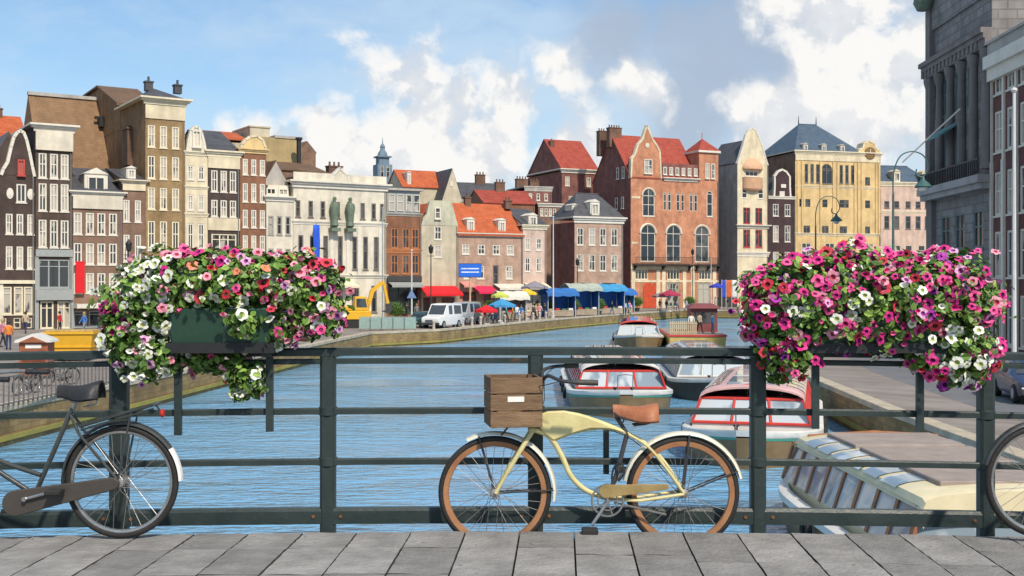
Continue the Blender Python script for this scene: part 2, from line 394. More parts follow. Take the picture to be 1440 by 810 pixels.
SM = {sd: [slab_mesh(k, sd) for k in range(4)] for sd in SLN}
for k in range(-14, 15):
    off = 0.; row = 0
    while off < 3.2:
        sd = random.choice(SLN) if row == 0 else .58
        x = .374 + k * SW - DIRX * off; y = EDGE - off; tl = -.0066 * (x + SW / 2)
        place('slab', random.choice(SM[sd]), br, (x, y, DECK + arch(x) + random.uniform(-.0035, .002)), (0, -math.atan(tl), -math.atan(DIRX)))
        off += sd; row += 1

# ---- railing on the lower ledge
RY = 7.12
GREENM = mk('rail_paint', (.018, .030, .030), .42, .3, 4, .12, spec=.4, c2=(.036, .050, .047), wear=((.10, .055, .032), 5., .655))
rl = thing('bridge_railing', 'dark green iron railing with five rails along the bridge edge', 'railing', (0, RY, DECK - .13))
def rz(py): return EYE - (py - HY) / F * RY - (DECK - .13)
px_posts = [-414, -127, 167, 461, 753, 1066, 1387, 1709]
rxs = [-6.2 + .31 * i for i in range(41)]
def rail(name, py, hw, hh):
    q = MB(); z = rz(py)
    P = [[(x, sy * hw, z + arch(x) + sz * hh) for x in rxs] for sy, sz in ((-1, -1), (-1, -.6), (-1, .6), (-.7, 1), (.7, 1), (1, .6), (1, -1), (-1, -1))]
    q.grid(P, flip=True)
    for e, fl in ((0, 0), (-1, 1)):
        c = [P[k][e] for k in range(7)]; q.quad(c if fl else c[::-1])
    return q.build(name, GREENM, rl, bevel=0)
rail('top_rail', 493.5, .034, .025); rail('rail', 507, .020, .017); rail('rail', 577, .021, .020); rail('rail', 648, .021, .020); rail('bottom_rail', 723.5, .030, .050)
RUST = mk('rusty_bolt', (.18, .075, .03), .8, .4, 20, .3)
for p in px_posts:
    x = (p - CX) / F * RY; q = MB(); h = rz(500) + arch(x); w = .055 if p == 167 else .047
    q.prism([(-w, -.03), (-.03, -w), (.03, -w), (w, -.03), (w, .03), (.03, w), (-.03, w), (-w, .03)], arch(x), h, 'z')
    q.prism([(-w * 1.25, -w * 1.25), (w * 1.25, -w * 1.25), (w * 1.25, w * 1.25), (-w * 1.25, w * 1.25)], arch(x) - .005, arch(x) + .045, 'z')
    po = q.build('post', GREENM, rl, (x, .012, 0), smooth=False)
    for py in (577, 648):
        q = MB(); q.lathe([(w + .002, -.032), (w + .012, -.024), (w + .012, .024), (w + .002, .032)], 14, (0, 0, rz(py) + arch(x))); q.build('collar', GREENM, po, smooth=True)
    for sx in (-1, 1):
        q = MB(); q.tube([(sx * .085, -.05, rz(724) + arch(x)), (sx * .085, -.035, rz(724) + arch(x))], .011, 6); q.build('bolt', RUST, po)
q = MB(); x = (853 - CX) / F * RY; q.box(x - .018, x + .018, .024, .05, rz(668), rz(600)); q.build('stay_bar', GREENM, rl)

# ================================================================ BUILDINGS
WINM = {}
def rnd(v, s=.04): return max(s, round(v / s) * s)
def win_mesh(w, h, style, fm, arched=False):
    key = (w, h, style, fm.name, arched)
    if key in WINM: return WINM[key]
    q = MB(); p = MB(); fw = .13 if w < 1.3 else .12; y0, y1 = .03, .15; W = w / 2; yp = .11
    if style == 'thin': fw = .07
    if not arched:
        q.box(-W, -W + fw, y0, y1, 0, h); q.box(W - fw, W, y0, y1, 0, h); q.box(-W + fw, W - fw, y0, y1, 0, fw); q.box(-W + fw, W - fw, y0, y1, h - fw, h)
        p.quad([(-W, yp, 0), (W, yp, 0), (W, yp, h), (-W, yp, h)])
        hh = h
    else:
        hh = h - W; n = 10
        q.box(-W, -W + fw, y0, y1, 0, hh); q.box(W - fw, W, y0, y1, 0, hh); q.box(-W + fw, W - fw, y0, y1, 0, fw)
        A = [(W * math.cos(math.pi * k / n), hh + W * math.sin(math.pi * k / n)) for k in range(n + 1)]
        B = [((W - fw) * math.cos(math.pi * k / n), hh + (W - fw) * math.sin(math.pi * k / n)) for k in range(n + 1)]
        for k in range(n):
            q.hexa([(A[k][0], y0, A[k][1]), (B[k][0], y0, B[k][1]), (B[k + 1][0], y0, B[k + 1][1]), (A[k + 1][0], y0, A[k + 1][1]),
                    (A[k][0], y1, A[k][1]), (B[k][0], y1, B[k][1]), (B[k + 1][0], y1, B[k + 1][1]), (A[k + 1][0], y1, A[k + 1][1])])
        p.quad([(-W, yp, 0), (W, yp, 0)] + [(a, yp, b_) for a, b_ in A])
        q.box(-W + fw, W - fw, .05, .13, hh - .05, hh + .05)
    mb = .045
    if style in ('sash', 'cross', 'thin'): q.box(-W + fw, W - fw, .05, .13, hh * .56 - mb, hh * .56 + mb)
    if style in ('cross', 'mull'): q.box(-mb, mb, .052, .128, fw, h - fw)
    if style.startswith('shop'):
        n = int(style[4:])
        for k in range(1, n):
            x = -W + w * k / n; q.box(x - .06, x + .06, .05, .13, fw, h - fw)
        q.box(-W + fw, W - fw, .053, .127, h * .74, h * .74 + .08)
    if style != 'thin': q.box(-W - .07, W + .07, -.07, .15, -.11, -.004)
    WINM[key] = (q.mesh('window', fm), p.mesh('pane', GLASS))
    return WINM[key]

class Bld:
    def __init__(s, name, label, px0, px1, d0, th, ytop, depth, wall, cat='house', base=0., group=None):
        s.th = R(th); s.c, s.si = math.cos(s.th), math.sin(s.th); s.d0 = d0; s.rx0 = (px0 - CX) / F; s.px0 = px0; s.pxm = (px0 + px1) / 2
        s.base = base
        s.root = thing(name, label, cat, (s.rx0 * d0, d0, STREET + base), s.th, group)
        s.w = s.lx(px1); s.h = s.lz(ytop); s.dep = depth; s.wall = wall; s.holes = []; s.arches = []; s.d1 = d0 + s.w * s.si
    def lx(s, px):
        rx = (px - CX) / F; return s.d0 * (rx - s.rx0) / (s.c - rx * s.si)
    def lz(s, py, px=None):
        t = s.d0 + s.lx(px if px is not None else s.pxm) * s.si
        return EYE - (py - HY) / F * t - STREET - s.base
    def win(s, cols, rows, wpx, fm=WHITE, style='cross', arched=False, pane=None):
        o = []
        for (ya, yb) in rows:
            for px in cols:
                w = rnd(wpx / F * s.d0); z1 = s.lz(ya); z0 = s.lz(yb); h = rnd(z1 - z0); x = s.lx(px)
                if x - w / 2 < .05: x = w / 2 + .06
                if x + w / 2 > s.w - .05: x = s.w - w / 2 - .06
                if z0 < .02: z0 = .02
                if z0 + h > s.h - .03: z0 = s.h - h - .03
                s.holes.append((x - w / 2, x + w / 2, z0, z0 + h)); 
                if arched: s.arches.append((x, w / 2, z0 + h))
                f, p = win_mesh(w, h, style, fm, arched)
                a = place('window', f, s.root, (x, 0, z0)); b_ = place('pane', p, a)
                if pane: b_.material_slots[0].link = 'OBJECT'; b_.material_slots[0].material = pane
                o.append(a)
        return o
    def finish(s, side=None, roof_under=True):
        q = MB(); xs = sorted({0., s.w} | {v for h in s.holes for v in h[:2]}); zs = sorted({0., s.h} | {v for h in s.holes for v in h[2:]})
        def inside(x, z): return any(a < x < b_ and c < z < d for a, b_, c, d in s.holes)
        for xa, xb in zip(xs, xs[1:]):
            if xb - xa < 1e-5: continue
            for za, zb in zip(zs, zs[1:]):
                if zb - za < 1e-5: continue
                if not inside((xa + xb) / 2, (za + zb) / 2): q.quad([(xa, 0, za), (xb, 0, za), (xb, 0, zb), (xa, 0, zb)])
        r = .18
        for a, b_, c, d in s.holes:
            q.quad([(a, 0, c), (a, r, c), (b_, r, c), (b_, 0, c)][::-1]); q.quad([(a, 0, d), (a, r, d), (b_, r, d), (b_, 0, d)])
            q.quad([(a, 0, c), (a, r, c), (a, r, d), (a, 0, d)]); q.quad([(b_, 0, c), (b_, r, c), (b_, r, d), (b_, 0, d)][::-1])
        for x, W, zt in s.arches:
            zc = zt - W; n = 10
            for sg in (-1, 1):
                arc = [(x + sg * W * math.cos(math.pi / 2 * k / n), zc + W * math.sin(math.pi / 2 * k / n)) for k in range(n + 1)]
                for k in range(n):
                    (xa, za), (xb, zb) = arc[k], arc[k + 1]
                    q.quad([(xa, -.002, za), (xb, -.002, zb), (x + sg * W, -.002, zt)][::-sg if sg < 0 else -1])
                    q.quad([(xa, -.002, za), (xb, -.002, zb), (xb, r, zb), (xa, r, za)])
        D = s.dep; H = s.h; W = s.w; s1 = 1 if side else 0
        q.quad([(0, D, 0), (0, 0, 0), (0, 0, H), (0, D, H)], s1); q.quad([(W, 0, 0), (W, D, 0), (W, D, H), (W, 0, H)], s1)
        q.quad([(W, D, 0), (0, D, 0), (0, D, H), (W, D, H)], s1)
        q.quad([(0, 0, H), (W, 0, H), (W, D, H), (0, D, H)], s1)
        s.wallo = q.build('wall', [s.wall] + ([side] if side else []), s.root)
        if s.w > 3 and s.th > -1:
            q = MB(); xx = s.w - .16; q.tube([(xx, -.09, .1), (xx, -.09, s.h - .25), (xx, .02, s.h - .1)], .055, 6); q.build('downpipe', GUT, s.root)
        return s.wallo
    def band(s, ya, yb, mat, proj=.25, name='cornice', x0=None, x1=None, ret=True):
        z1, z0 = s.lz(ya), s.lz(yb); a = -proj if x0 is None else s.lx(x0); b_ = s.w + proj if x1 is None else s.lx(x1); q = MB(); h = z1 - z0
        yb_ = .02
        q.box(a + proj * .7, b_ - proj * .7, -proj * .3, yb_, z0, z0 + h * .45); q.box(a + proj * .35, b_ - proj * .35, -proj * .62, yb_, z0 + h * .45, z0 + h * .75); q.box(a, b_, -proj, yb_ + (s.dep * .96 if ret and x0 is None else 0), z0 + h * .75, z1)
        return q.build(name, mat, s.root)
    def frieze(s, ya, yb, mat, proj=.06, name='frieze', x0=None, x1=None):
        a = -.01 if x0 is None else s.lx(x0); b_ = s.w + .01 if x1 is None else s.lx(x1)
        q = MB(); q.box(a, b_, -proj, .012, s.lz(yb), s.lz(ya)); return q.build(name, mat, s.root)
    def hip(s, ze, zr, mat, ov=.3, ix=None, z_abs=False, y0=0, D=None, x0=None, x1=None):
        a = (0 if x0 is None else x0) - ov; b_ = (s.w if x1 is None else x1) + ov; c = y0 - ov; D = (s.dep if D is None else D); d = y0 + D + ov; ym = (c + d) / 2
        i = (d - c) / 2 if ix is None else ix; i = min(i, (b_ - a) / 2 - .01)
        q = MB(); P = [(a, c, ze), (b_, c, ze), (b_, d, ze), (a, d, ze)]; r1, r2 = (a + i, ym, zr), (b_ - i, ym, zr)
        q.quad([P[0], P[1], r2, r1]); q.quad([P[1], P[2], r2]); q.quad([P[2], P[3], r1, r2]); q.quad([P[3], P[0], r1]); q.quad([(p[0], p[1], ze - .08) for p in P][::-1])
        for k in range(4):
            p1, p2 = P[k], P[(k + 1) % 4]; q.quad([(p1[0], p1[1], ze - .08), (p2[0], p2[1], ze - .08), p2, p1])
        o = q.build('roof', mat, s.root)
        q = MB(); q.tube([(r1[0], r1[1], zr + .02), (r2[0], r2[1], zr + .02)], .11, 6); q.build('ridge', mat, o)
        return o
    def gable(s, ze, zr, mat, wallm, along='x', ov=.25, y0=0, D=None, x0=None, x1=None):
        a = 0 if x0 is None else x0; b_ = s.w if x1 is None else x1; D = s.dep if D is None else D; c, d = y0, y0 + D; q = MB(); g = MB(); t = .16
        if along == 'x':
            ym = (c + d) / 2; sl = (zr - ze) / (ym - c)
            q.prism([(c - ov, ze - ov * sl), (ym, zr), (d + ov, ze - ov * sl), (d + ov, ze - ov * sl + t), (ym, zr + t), (c - ov, ze - ov * sl + t)], a - .12, b_ + .12, 'x')
            g.prism([(c, ze), (d, ze), (ym, zr)], a, b_, 'x')
        else:
            xm = (a + b_) / 2; sl = (zr - ze) / (xm - a)
            q.prism([(a - ov, ze - ov * sl), (xm, zr), (b_ + ov, ze - ov * sl), (b_ + ov, ze - ov * sl + t), (xm, zr + t), (a - ov, ze - ov * sl + t)], c + .02, d, 'y')
            g.prism([(a, ze), (b_, ze), (xm, zr)], c, d - .05, 'y')
        o = q.build('roof', mat, s.root); g.build('gable_wall', wallm, s.root); return o
    def gplate(s, pts, mat, trim=None, th=.45, tw=.16, name='gable', dy=-.03):
        P = [(s.lx(x), s.lz(y)) for x, y in pts]; q = MB(); q.prism(P, dy, dy + th, 'y'); o = q.build(name, mat, s.root)
        if trim:
            q = MB()
            for (xa, za), (xb, zb) in zip(P, P[1:]):
                u = Vector((xb - xa, 0, zb - za)); l = u.length
                if l < .01: continue
                u /= l; n = Vector((-u.z, 0, u.x)) * tw; A = Vector((xa, 0, za)) - u * .03; B = Vector((xb, 0, zb)) + u * .03
                y0 = Vector((0, dy - .07, 0)); y1 = Vector((0, dy + th + .04, 0))
                q.hexa([A + y0 - n, B + y0 - n, B + y1 - n, A + y1 - n, A + y0 + n * .5, B + y0 + n * .5, B + y1 + n * .5, A + y1 + n * .5])
            q.build('gable_trim', trim, o)
        return o
    def chimney(s, x, y, z0, z1, w=.9, d=.6, mat=None, parent=None):
        q = MB(); q.box(x - w / 2, x + w / 2, y, y + d, z0, z1); q.box(x - w / 2 - .07, x + w / 2 + .07, y - .07, y + d + .07, z1, z1 + .14)
        n = max(1, int(w / .45))
        for k in range(n):
            q.lathe([(.13, 0), (.11, .4), (.14, .45)], 8, (x - w / 2 + w * (k + .5) / n, y + d / 2, z1 + .14))
        return q.build('chimney', mat or CHIM, s.root)
    def dormer(s, px, ya, yb, wpx, y, mat=WHITE, roofm=None, D=2.2, parent=None):
        w = wpx / F * s.d0; x = s.lx(px); z0, z1 = s.lz(yb), s.lz(ya); q = MB(); q.box(x - w / 2, x + w / 2, y, y + D, z0, z1)
        q.prism([(x - w / 2 - .1, z1), (x + w / 2 + .1, z1), (x, z1 + w * .28)], y - .1, y + D, 'y')
        o = q.build('dormer', mat, s.root); ww = rnd(w * .74); hh = rnd((z1 - z0) * .8)
        f, p = win_mesh(ww, hh, 'mull', WHITE); a = place('window', f, o, (x, y - .16, z0 + .1)); a.scale = (1, 1, 1)
        # a pane set against the dormer front
        g = MB(); W = ww / 2 - .08; g.quad([(x - W, y - .012, z0 + .16), (x + W, y - .012, z0 + .16), (x + W, y - .012, z0 + hh), (x - W, y - .012, z0 + hh)]); g.build('pane', GLASS, o)
        return o
GUT = mk('gutter_lead', (.16, .16, .155), .6, .2)
CHIM = brickm('chimney_brick', (.20, .115, .08))
ORED = mk('orange_tile', (.42, .085, .03), .75, .25, 1.2, .4, brick=(.25, .3, .03, .25), c2=(.60, .15, .05))
RED = mk('red_tile', (.30, .045, .03), .75, .25, 1.2, .4, brick=(.25, .3, .03, .25), c2=(.44, .085, .05))
BROOF = mk('brown_tile', (.13, .075, .045), .8, .25, 1., .4, brick=(.25, .3, .03, .25), c2=(.21, .125, .075))
DROOF = mk('dark_slate', (.06, .06, .068), .6, .25, 1., .3, brick=(.3, .25, .02, .25), c2=(.105, .105, .115))
SLATE = mk('blue_slate', (.055, .085, .13), .5, .25, .8, .3, brick=(.3, .25, .02, .2), c2=(.10, .145, .19))
DKB = brickm('dark_brown_brick', (.085, .058, .05))
DKB2 = brickm('umber_brick', (.105, .07, .055))
BRN = brickm('brown_brick', (.27, .165, .115))
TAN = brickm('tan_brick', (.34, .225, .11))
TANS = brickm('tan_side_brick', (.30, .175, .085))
RUS = brickm('rust_brick', (.30, .14, .08))
ORG = brickm('orange_brick', (.60, .27, .155))
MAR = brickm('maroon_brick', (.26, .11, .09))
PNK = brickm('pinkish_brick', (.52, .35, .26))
CRS = stonem('cream_stone', (.66, .57, .40)); WST = stonem('white_stone', (.66, .60, .485)); YST = stonem('yellow_stone', (.64, .46, .22)); GST = stonem('grey_stone', (.42, .39, .35))
BGS = stonem('beige_plaster', (.52, .46, .34)); GRNW = stonem('pale_green_plaster', (.50, .48, .36)); PKS = stonem('pink_plaster', (.60, .44, .36))
SHOPG = mk('grey_green_wood', (.30, .32, .31), .6, .12, 3, .05)
IRON = mk('black_iron', (.02, .021, .022), .5, .2, 5, .05)
TH = 33
def upper(b, ya, dep, mat):
    q = MB(); q.box(.004, b.w - .004, .015, dep, b.h - .01, b.lz(ya)); return q.build('upper_wall', mat, b.root)
def seq(prev): return prev.d1
# --- left terrace, one front line
b = B1 = Bld('gabled_house', 'dark brick house with white-trimmed bell gable beside the red roof', -22, 49, 99, TH, 245, 12, DKB)
b.win([30], [(258, 284)], 13, style='mull'); b.win([13, 28, 43], [(300, 329), (346, 378)], 9); b.win([-8], [(300, 329), (346, 378)], 9)
b.win([10, 26, 40], [(403, 442)], 12, CREAM, 'shop1'); b.win([4, 24, 40], [(447, 462)], 9, CREAM, 'thin')
b.frieze(394, 399, CREAM, .14, 'shop_cornice'); b.finish(); b.frieze(399, 463, WST, .02, 'shop_front_trim', -22, 4.5)
b.gplate([(1, 246), (4, 238), (10, 228), (15, 206), (19, 192), (24, 185), (29, 182), (34, 185), (38, 195), (42, 212), (46, 232), (49, 246)], DKB, WHITE, .5, .17)
b.gable(b.h, b.lz(186), DROOF, DKB, 'y', y0=.5, D=11)
for px in (14, 43):
    q = MB(); x = b.lx(px); z = b.lz(272); q.lathe([(.0, -.03), (.38, 0), (.38, .03), (0, .06)], 14); o = q.build('oval_window', WHITE, b.root, (x, -.02, z), (R(90), 0, 0)); o.scale = (.75, 1.3, 1)
f_, p_ = win_mesh(.6, 1.4, 'mull', mk('red_frame', (.45, .06, .05), .6)); place('window', f_, b.root, (b.lx(29.5), -.2, b.lz(246.)))
q = MB(); q.box(b.lx(25), b.lx(33), -.04, 0, b.lz(245), b.lz(225)); q.build('attic_shutter', mk('pale_red', (.40, .13, .10), .7), b.root)
b = B2 = Bld('canal_house', 'nearly black brick house with a deep white cornice box', 50, 102, seq(B1), TH, 212, 12, DKB2)
b.win([60, 76, 91], [(216, 251), (258, 297), (309, 348)], 11); b.win([76], [(365, 405)], 42, SHOPG, 'shop3'); b.win([66, 90], [(424, 462)], 18, CREAM, 'shop2')
b.finish(); upper(b, 178, 11.9, DKB2); b.frieze(184, 212, WST, .25); b.band(175, 186, WHITE, .55); b.frieze(351, 361, SHOPG, .2, 'shop_lintel'); b.frieze(407, 422, SHOPG, .35, 'shop_canopy')
for px in (51.5, 100.5):
    q = MB(); q.box(b.lx(px) - .16, b.lx(px) + .16, -.12, .0, 0, b.lz(361)); q.build('pilaster', SHOPG, b.root)
b.hip(b.lz(176), b.lz(168), DROOF, 0, 1)
b = B3 = Bld('canal_house', 'brown brick house with white dormer and red banner', 102.5, 172, seq(B2), TH, 294, 12, BRN)
b.win([109.5, 126.5, 142.6, 159], [(299, 330), (342, 372), (384, 412)], 11.5); b.win([112, 134], [(437, 459)], 18, SHOPG, 'shop1', pane=GLASS_DARK); b.win([157], [(434, 462)], 14, SHOPG, 'shop1')
b.finish(); upper(b, 271, 11.9, BRN); b.frieze(275, 294, WST, .15); b.band(269, 277, WHITE, .4); b.gable(b.lz(270), b.lz(231), DROOF, BRN, 'x', .2)
b.dormer(137, 244, 271, 32, .5)
q = MB(); q.box(b.lx(103), b.lx(152), -1.6, 0.01, b.lz(433), b.lz(427)); q.build('shop_awning', WHITE, b.root)
q = MB(); q.box(b.lx(105), b.lx(117.5), -.42, -.36, b.lz(412), b.lz(369)); q.tube([(b.lx(104.5), -.39, b.lz(368.5)), (b.lx(118), -.39, b.lz(368.5))], .04, 6)
q.tube([(b.lx(111), 0.02, b.lz(368.5)), (b.lx(111), -.39, b.lz(368.5))], .03, 6); q.build('banner', mk('red_cloth', (.62, .012, .02), .8, .1), b.root)
b = B4 = Bld('canal_house', 'narrow brown house with cream cornice beside the tan corner building', 172.5, 204, seq(B3), TH, 268, 12, BRN)
b.win([178, 194], [(281, 312), (330, 368), (384, 415)], 8.5); b.win([188], [(428, 460)], 22, CREAM, 'shop2'); b.finish(); upper(b, 255, 11.9, BRN); b.frieze(258, 268, CRS, .12); b.band(253, 259, CREAM, .4)
b.gable(b.lz(254), b.lz(232), DROOF, BRN, 'x', .2); b.dormer(186, 236, 252, 13, .4)
b = B5 = Bld('corner_building', 'tall tan brick building with cream frieze and slate hip roof', 204.5, 260, seq(B4), TH, 168, 26, TAN, 'building')
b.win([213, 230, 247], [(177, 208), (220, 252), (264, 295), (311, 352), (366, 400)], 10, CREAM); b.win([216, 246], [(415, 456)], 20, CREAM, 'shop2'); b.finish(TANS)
b.frieze(147, 168, CRS, .1); b.band(138, 148, CREAM, .6, ret=False); q = MB(); q.box(-.6, b.w + .6, .02, 9.2, b.lz(140.5), b.lz(138)); q.build('cornice_return', CREAM, b.root)
b.hip(b.lz(138), b.lz(114), DROOF, .2, D=9); b.chimney(1.2, 3, b.lz(122), b.lz(110), .7, .7, DROOF); b.chimney(4.0, 3, b.lz(122), b.lz(111), .7, .7, DROOF)
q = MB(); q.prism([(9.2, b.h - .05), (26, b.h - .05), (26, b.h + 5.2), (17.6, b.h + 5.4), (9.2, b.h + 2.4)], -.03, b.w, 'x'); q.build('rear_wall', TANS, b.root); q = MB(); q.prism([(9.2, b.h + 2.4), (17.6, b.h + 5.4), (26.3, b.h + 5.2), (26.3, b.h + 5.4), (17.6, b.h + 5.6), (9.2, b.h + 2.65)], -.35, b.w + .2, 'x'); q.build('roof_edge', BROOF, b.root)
upper(b, 139, 9.2, TANS)
q = MB(); q.box(-.5, 0.01, 4.5, 6.2, b.lz(228), b.lz(176)); q.box(-.6, .02, 4.4, 6.3, b.lz(176), b.lz(173)); q.box(-.35, .01, 4.9, 5.8, b.lz(173), b.lz(170)); q.build('flue', CHIM, b.root)
q = MB(); q.box(-.5, .01, 15.6, 16.8, b.h + 1.0, b.h + 2.0); q.box(-.9, .02, 16., 16.3, b.h + 1.8, b.h + 2.1); q.build('roof_hoist', IRON, b.root)
WROOF = mk('wing_roof', (.20, .115, .06), .85, .25, 1., .4, brick=(.25, .3, .03, .2), c2=(.30, .18, .095))
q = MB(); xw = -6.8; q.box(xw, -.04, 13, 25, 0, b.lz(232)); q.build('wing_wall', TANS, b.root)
q = MB(); zr_ = b.h + 4.2; ze_ = b.lz(232); q.prism([(12.6, ze_ - .2), (18.5, zr_), (25.4, ze_ - .2)], xw - .2, -.05, 'x'); q.build('wing_roof', WROOF, b.root)
q = MB(); q.box(xw - .25, -.05, 18.2, 18.8, zr_ - .1, zr_ + .25); q.build('wing_ridge', GST, b.root)
b = B6 = Bld('canal_house', 'narrow cream house with white neck gable beside the tan corner building', 260.5, 292, seq(B5), TH, 216, 12, CRS)
b.win([268, 283], [(233, 253), (274, 296), (314, 350), (364, 395)], 9, WHITE); b.win([276], [(408, 452)], 24, CREAM, 'shop2'); b.finish()
b.gplate([(262, 217), (264, 200), (268, 184), (273, 178), (279, 178), (284, 186), (288, 202), (290, 217)], WST, WHITE, .4, .14); b.gable(b.h, b.lz(186), DROOF, CRS, 'y', y0=.5, D=11)
b.band(213, 219, CREAM, .2); b.band(262, 266, CREAM, .12, 'string_course', ret=False); b.band(300, 305, CREAM, .12, 'string_course', ret=False)
f_, p_ = win_mesh(.8, 1.6, 'mull', WHITE); a = place('window', f_, b.root, (b.lx(276), -.22, b.lz(207))); 
b = B7 = Bld('canal_house', 'black brick house with cream frieze and steep dark roof', 292.5, 337, seq(B6), TH, 237, 12, DKB)
b.win([301.6, 314.7, 327.7], [(240, 270), (281, 305)], 9.5); b.win([315], [(329, 362)], 36, CREAM, 'shop3'); b.win([303, 326], [(376, 450)], 17, CREAM, 'shop2'); b.finish()
upper(b, 215, 11.9, DKB); b.frieze(220, 237, CRS, .1); b.band(212, 221, CREAM, .4); b.gable(b.lz(214), b.lz(176), DROOF, GST, 'x', .1); b.frieze(307, 324, CRS, .1, 'string_course')
b = B8 = Bld('canal_house', 'narrow rust brick house with an ornate tan crest', 337.5, 374, seq(B7), TH, 214, 12, RUS)
b.win([345, 357, 369], [(224, 246), (258, 284), (295, 320), (331, 352), (366, 392)], 7.2); b.win([356], [(410, 450)], 28, CREAM, 'shop2'); b.finish()
b.gplate([(337, 215), (340, 204), (345, 197), (352, 192), (362, 190), (370, 196), (374, 206), (375, 215)], YST, CRS, .5, .15); b.band(209, 216, YST, .3)
b = B9 = Bld('canal_house', 'low white plastered house with attic windows', 374.5, 412, seq(B8), TH, 281, 12, WST)
b.win([381, 393, 405], [(304, 330), (350, 382), (400, 440)], 8, mk('grey_frame', (.30, .29, .27), .6), 'sash'); b.finish(); b.band(276, 283, WHITE, .35)
q = MB(); q.box(.3, b.w - .3, .4, 7, b.lz(277), b.lz(260)); q.build('attic', WST, b.root)
for px in (383, 400):
    f_, p_ = win_mesh(1.0, .68, 'mull', WHITE); a = place('window', f_, b.root, (b.lx(px), .24, b.lz(274))); place('pane', p_, a, (0, .045, 0))
b.gable(b.lz(260), b.lz(226), BROOF, GST, 'y', y0=1, D=10)
b = B10 = Bld('society_building', 'broad white stone building with blue flag and central pediment', 412.5, 543, seq(B9), TH, 262, 16, WST, 'building')
GF = mk('dark_frame', (.16, .14, .12), .6)
b.win([419, 437, 454, 475, 492, 510, 525.5], [(284, 307)], 7.2, GF, 'sash', pane=GLASS_DARK); b.win([537], [(284, 307)], 6, GF, 'sash', pane=GLASS_DARK)
b.win([423, 440, 458, 478.5, 499, 514, 529], [(332, 379)], 8, GF, 'sash', pane=GLASS_DARK); b.win([424, 458, 478, 526], [(402, 440)], 9, GF, 'sash', pane=GLASS_DARK); b.win([500], [(400, 452)], 12, GF, 'sash', pane=GLASS_DARK); b.finish()
b.band(256, 266, WHITE, .5); b.frieze(245, 257, WST, -.3 + .36, 'parapet'); b.band(312, 317, WHITE, .15, 'string_course', ret=False); b.band(386, 391, WHITE, .2, 'string_course', ret=False)
b.gplate([(465, 257), (468, 246), (478, 236), (489, 246), (492, 257)], WST, WHITE, .5, .14, 'pediment')
for px in (446.5, 466, 489, 505, 534.5):
    q = MB(); q.box(b.lx(px) - .17, b.lx(px) + .17, -.1, .0, b.lz(386), b.lz(318)); q.build('pilaster', WHITE, b.root)
b.hip(b.lz(250), b.lz(229), BROOF, -.5); b.chimney(b.lx(506), 6, b.lz(240), b.lz(226), 1.6, .9)
BRZ = mk('bronze_patina', (.13, .17, .12), .6, .3, 3, .2)
for px in (468, 490):
    x = b.lx(px); z = b.lz(321); q = MB(); q.lathe([(.2, 0), (.42, .25), (.34, .6), (.4, 1.4), (.52, 2.1), (.42, 2.5), (.16, 2.62), (.14, 2.75), (.21, 2.9), (.2, 3.08), (.08, 3.2)], 10, (x, -.45, z))
    q.box(x - .5, x + .5, -.9, .02, z - .35, z); q.build('statue', BRZ, b.root, smooth=True)
q = MB(); x = b.lx(439); q.grid([[(x - .35 + .7 * i / 4, -1.1 + .08 * math.sin(i * 2 + j), b.lz(318) - (b.lz(318) - b.lz(379)) * j / 8) for i in range(5)] for j in range(9)])
fl = q.build('flag', mk('blue_cloth', (.02, .09, .55), .8, .15, 1.5), b.root, smooth=True); md = fl.modifiers.new('t', 'SOLIDIFY'); md.thickness = .02
q = MB(); q.tube([(x, 0, b.lz(330)), (x, -1.25, b.lz(314))], .045, 6); q.build('flag_pole', WHITE, fl)
# --- middle row
b = B11 = Bld('shop_house', 'grey-topped brick shop house with rust window frames and dark shopfront', 543.5, 592, 136, 28, 300, 14, RUS)
OF = mk('orange_frame', (.42, .16, .06), .6); b.win([555, 571, 584], [(321, 349), (358, 385)], 11, OF, 'cross', pane=GLASS_DARK); b.win([568], [(398, 440)], 44, mk('green_wood', (.03, .075, .055), .5), 'shop3', pane=GLASS_DARK); b.finish(BRN)
q = MB(); q.box(.1, b.w - .1, .1, 12, b.lz(301), b.lz(268)); tp = q.build('top_storey', SHOPG, b.root); q = MB(); q.box(-.25, b.w + .25, -.25, 12.4, b.lz(268), b.lz(265)); q.build('roof', GST, b.root)
for px in (551, 563, 575, 586):
    f_, p_ = win_mesh(.8, 2.0, 'thin', WHITE); a = place('window', f_, tp, (b.lx(px), -.04, b.lz(297))); p2 = place('pane', p_, tp, (b.lx(px), -.03, b.lz(297)))
b.band(300, 304, GST, .2); b.frieze(388, 396, mk('dark_fascia', (.05, .05, .05), .5), .3, 'fascia'); b.band(350, 356, OF, .12, 'string_course', ret=False)
b = B12 = Bld('gabled_house', 'pale green plastered gable house with three stacked windows', 592.5, 644, seq(B11), 28, 316, 14, BGS)
b.win([616], [(318, 337), (344, 362)], 11, WHITE, 'cross'); b.win([604, 630], [(418, 440)], 20, mk('red_wood', (.35, .04, .03), .6), 'shop2', pane=GLASS_DARK); b.finish()
b.gplate([(592.5, 317), (595, 308), (600, 302), (604, 284), (606, 282), (634, 282), (637, 290), (641, 306), (644, 317)], GRNW, None, .5); b.gable(b.h, b.lz(285), ORED, BGS, 'y', y0=.5, D=13, ov=0)
f_, p_ = win_mesh(.76, 1.4, 'sash', WHITE); a = place('window', f_, b.root, (b.lx(615), -.2, b.lz(308))); place('pane', p_, a, (0, .03, 0))
b = B13 = Bld('red_roofed_house', 'beige house with bright orange-red tiled roof and two dormers', 644.5, 735, seq(B12), 28, 331, 9, PNK)
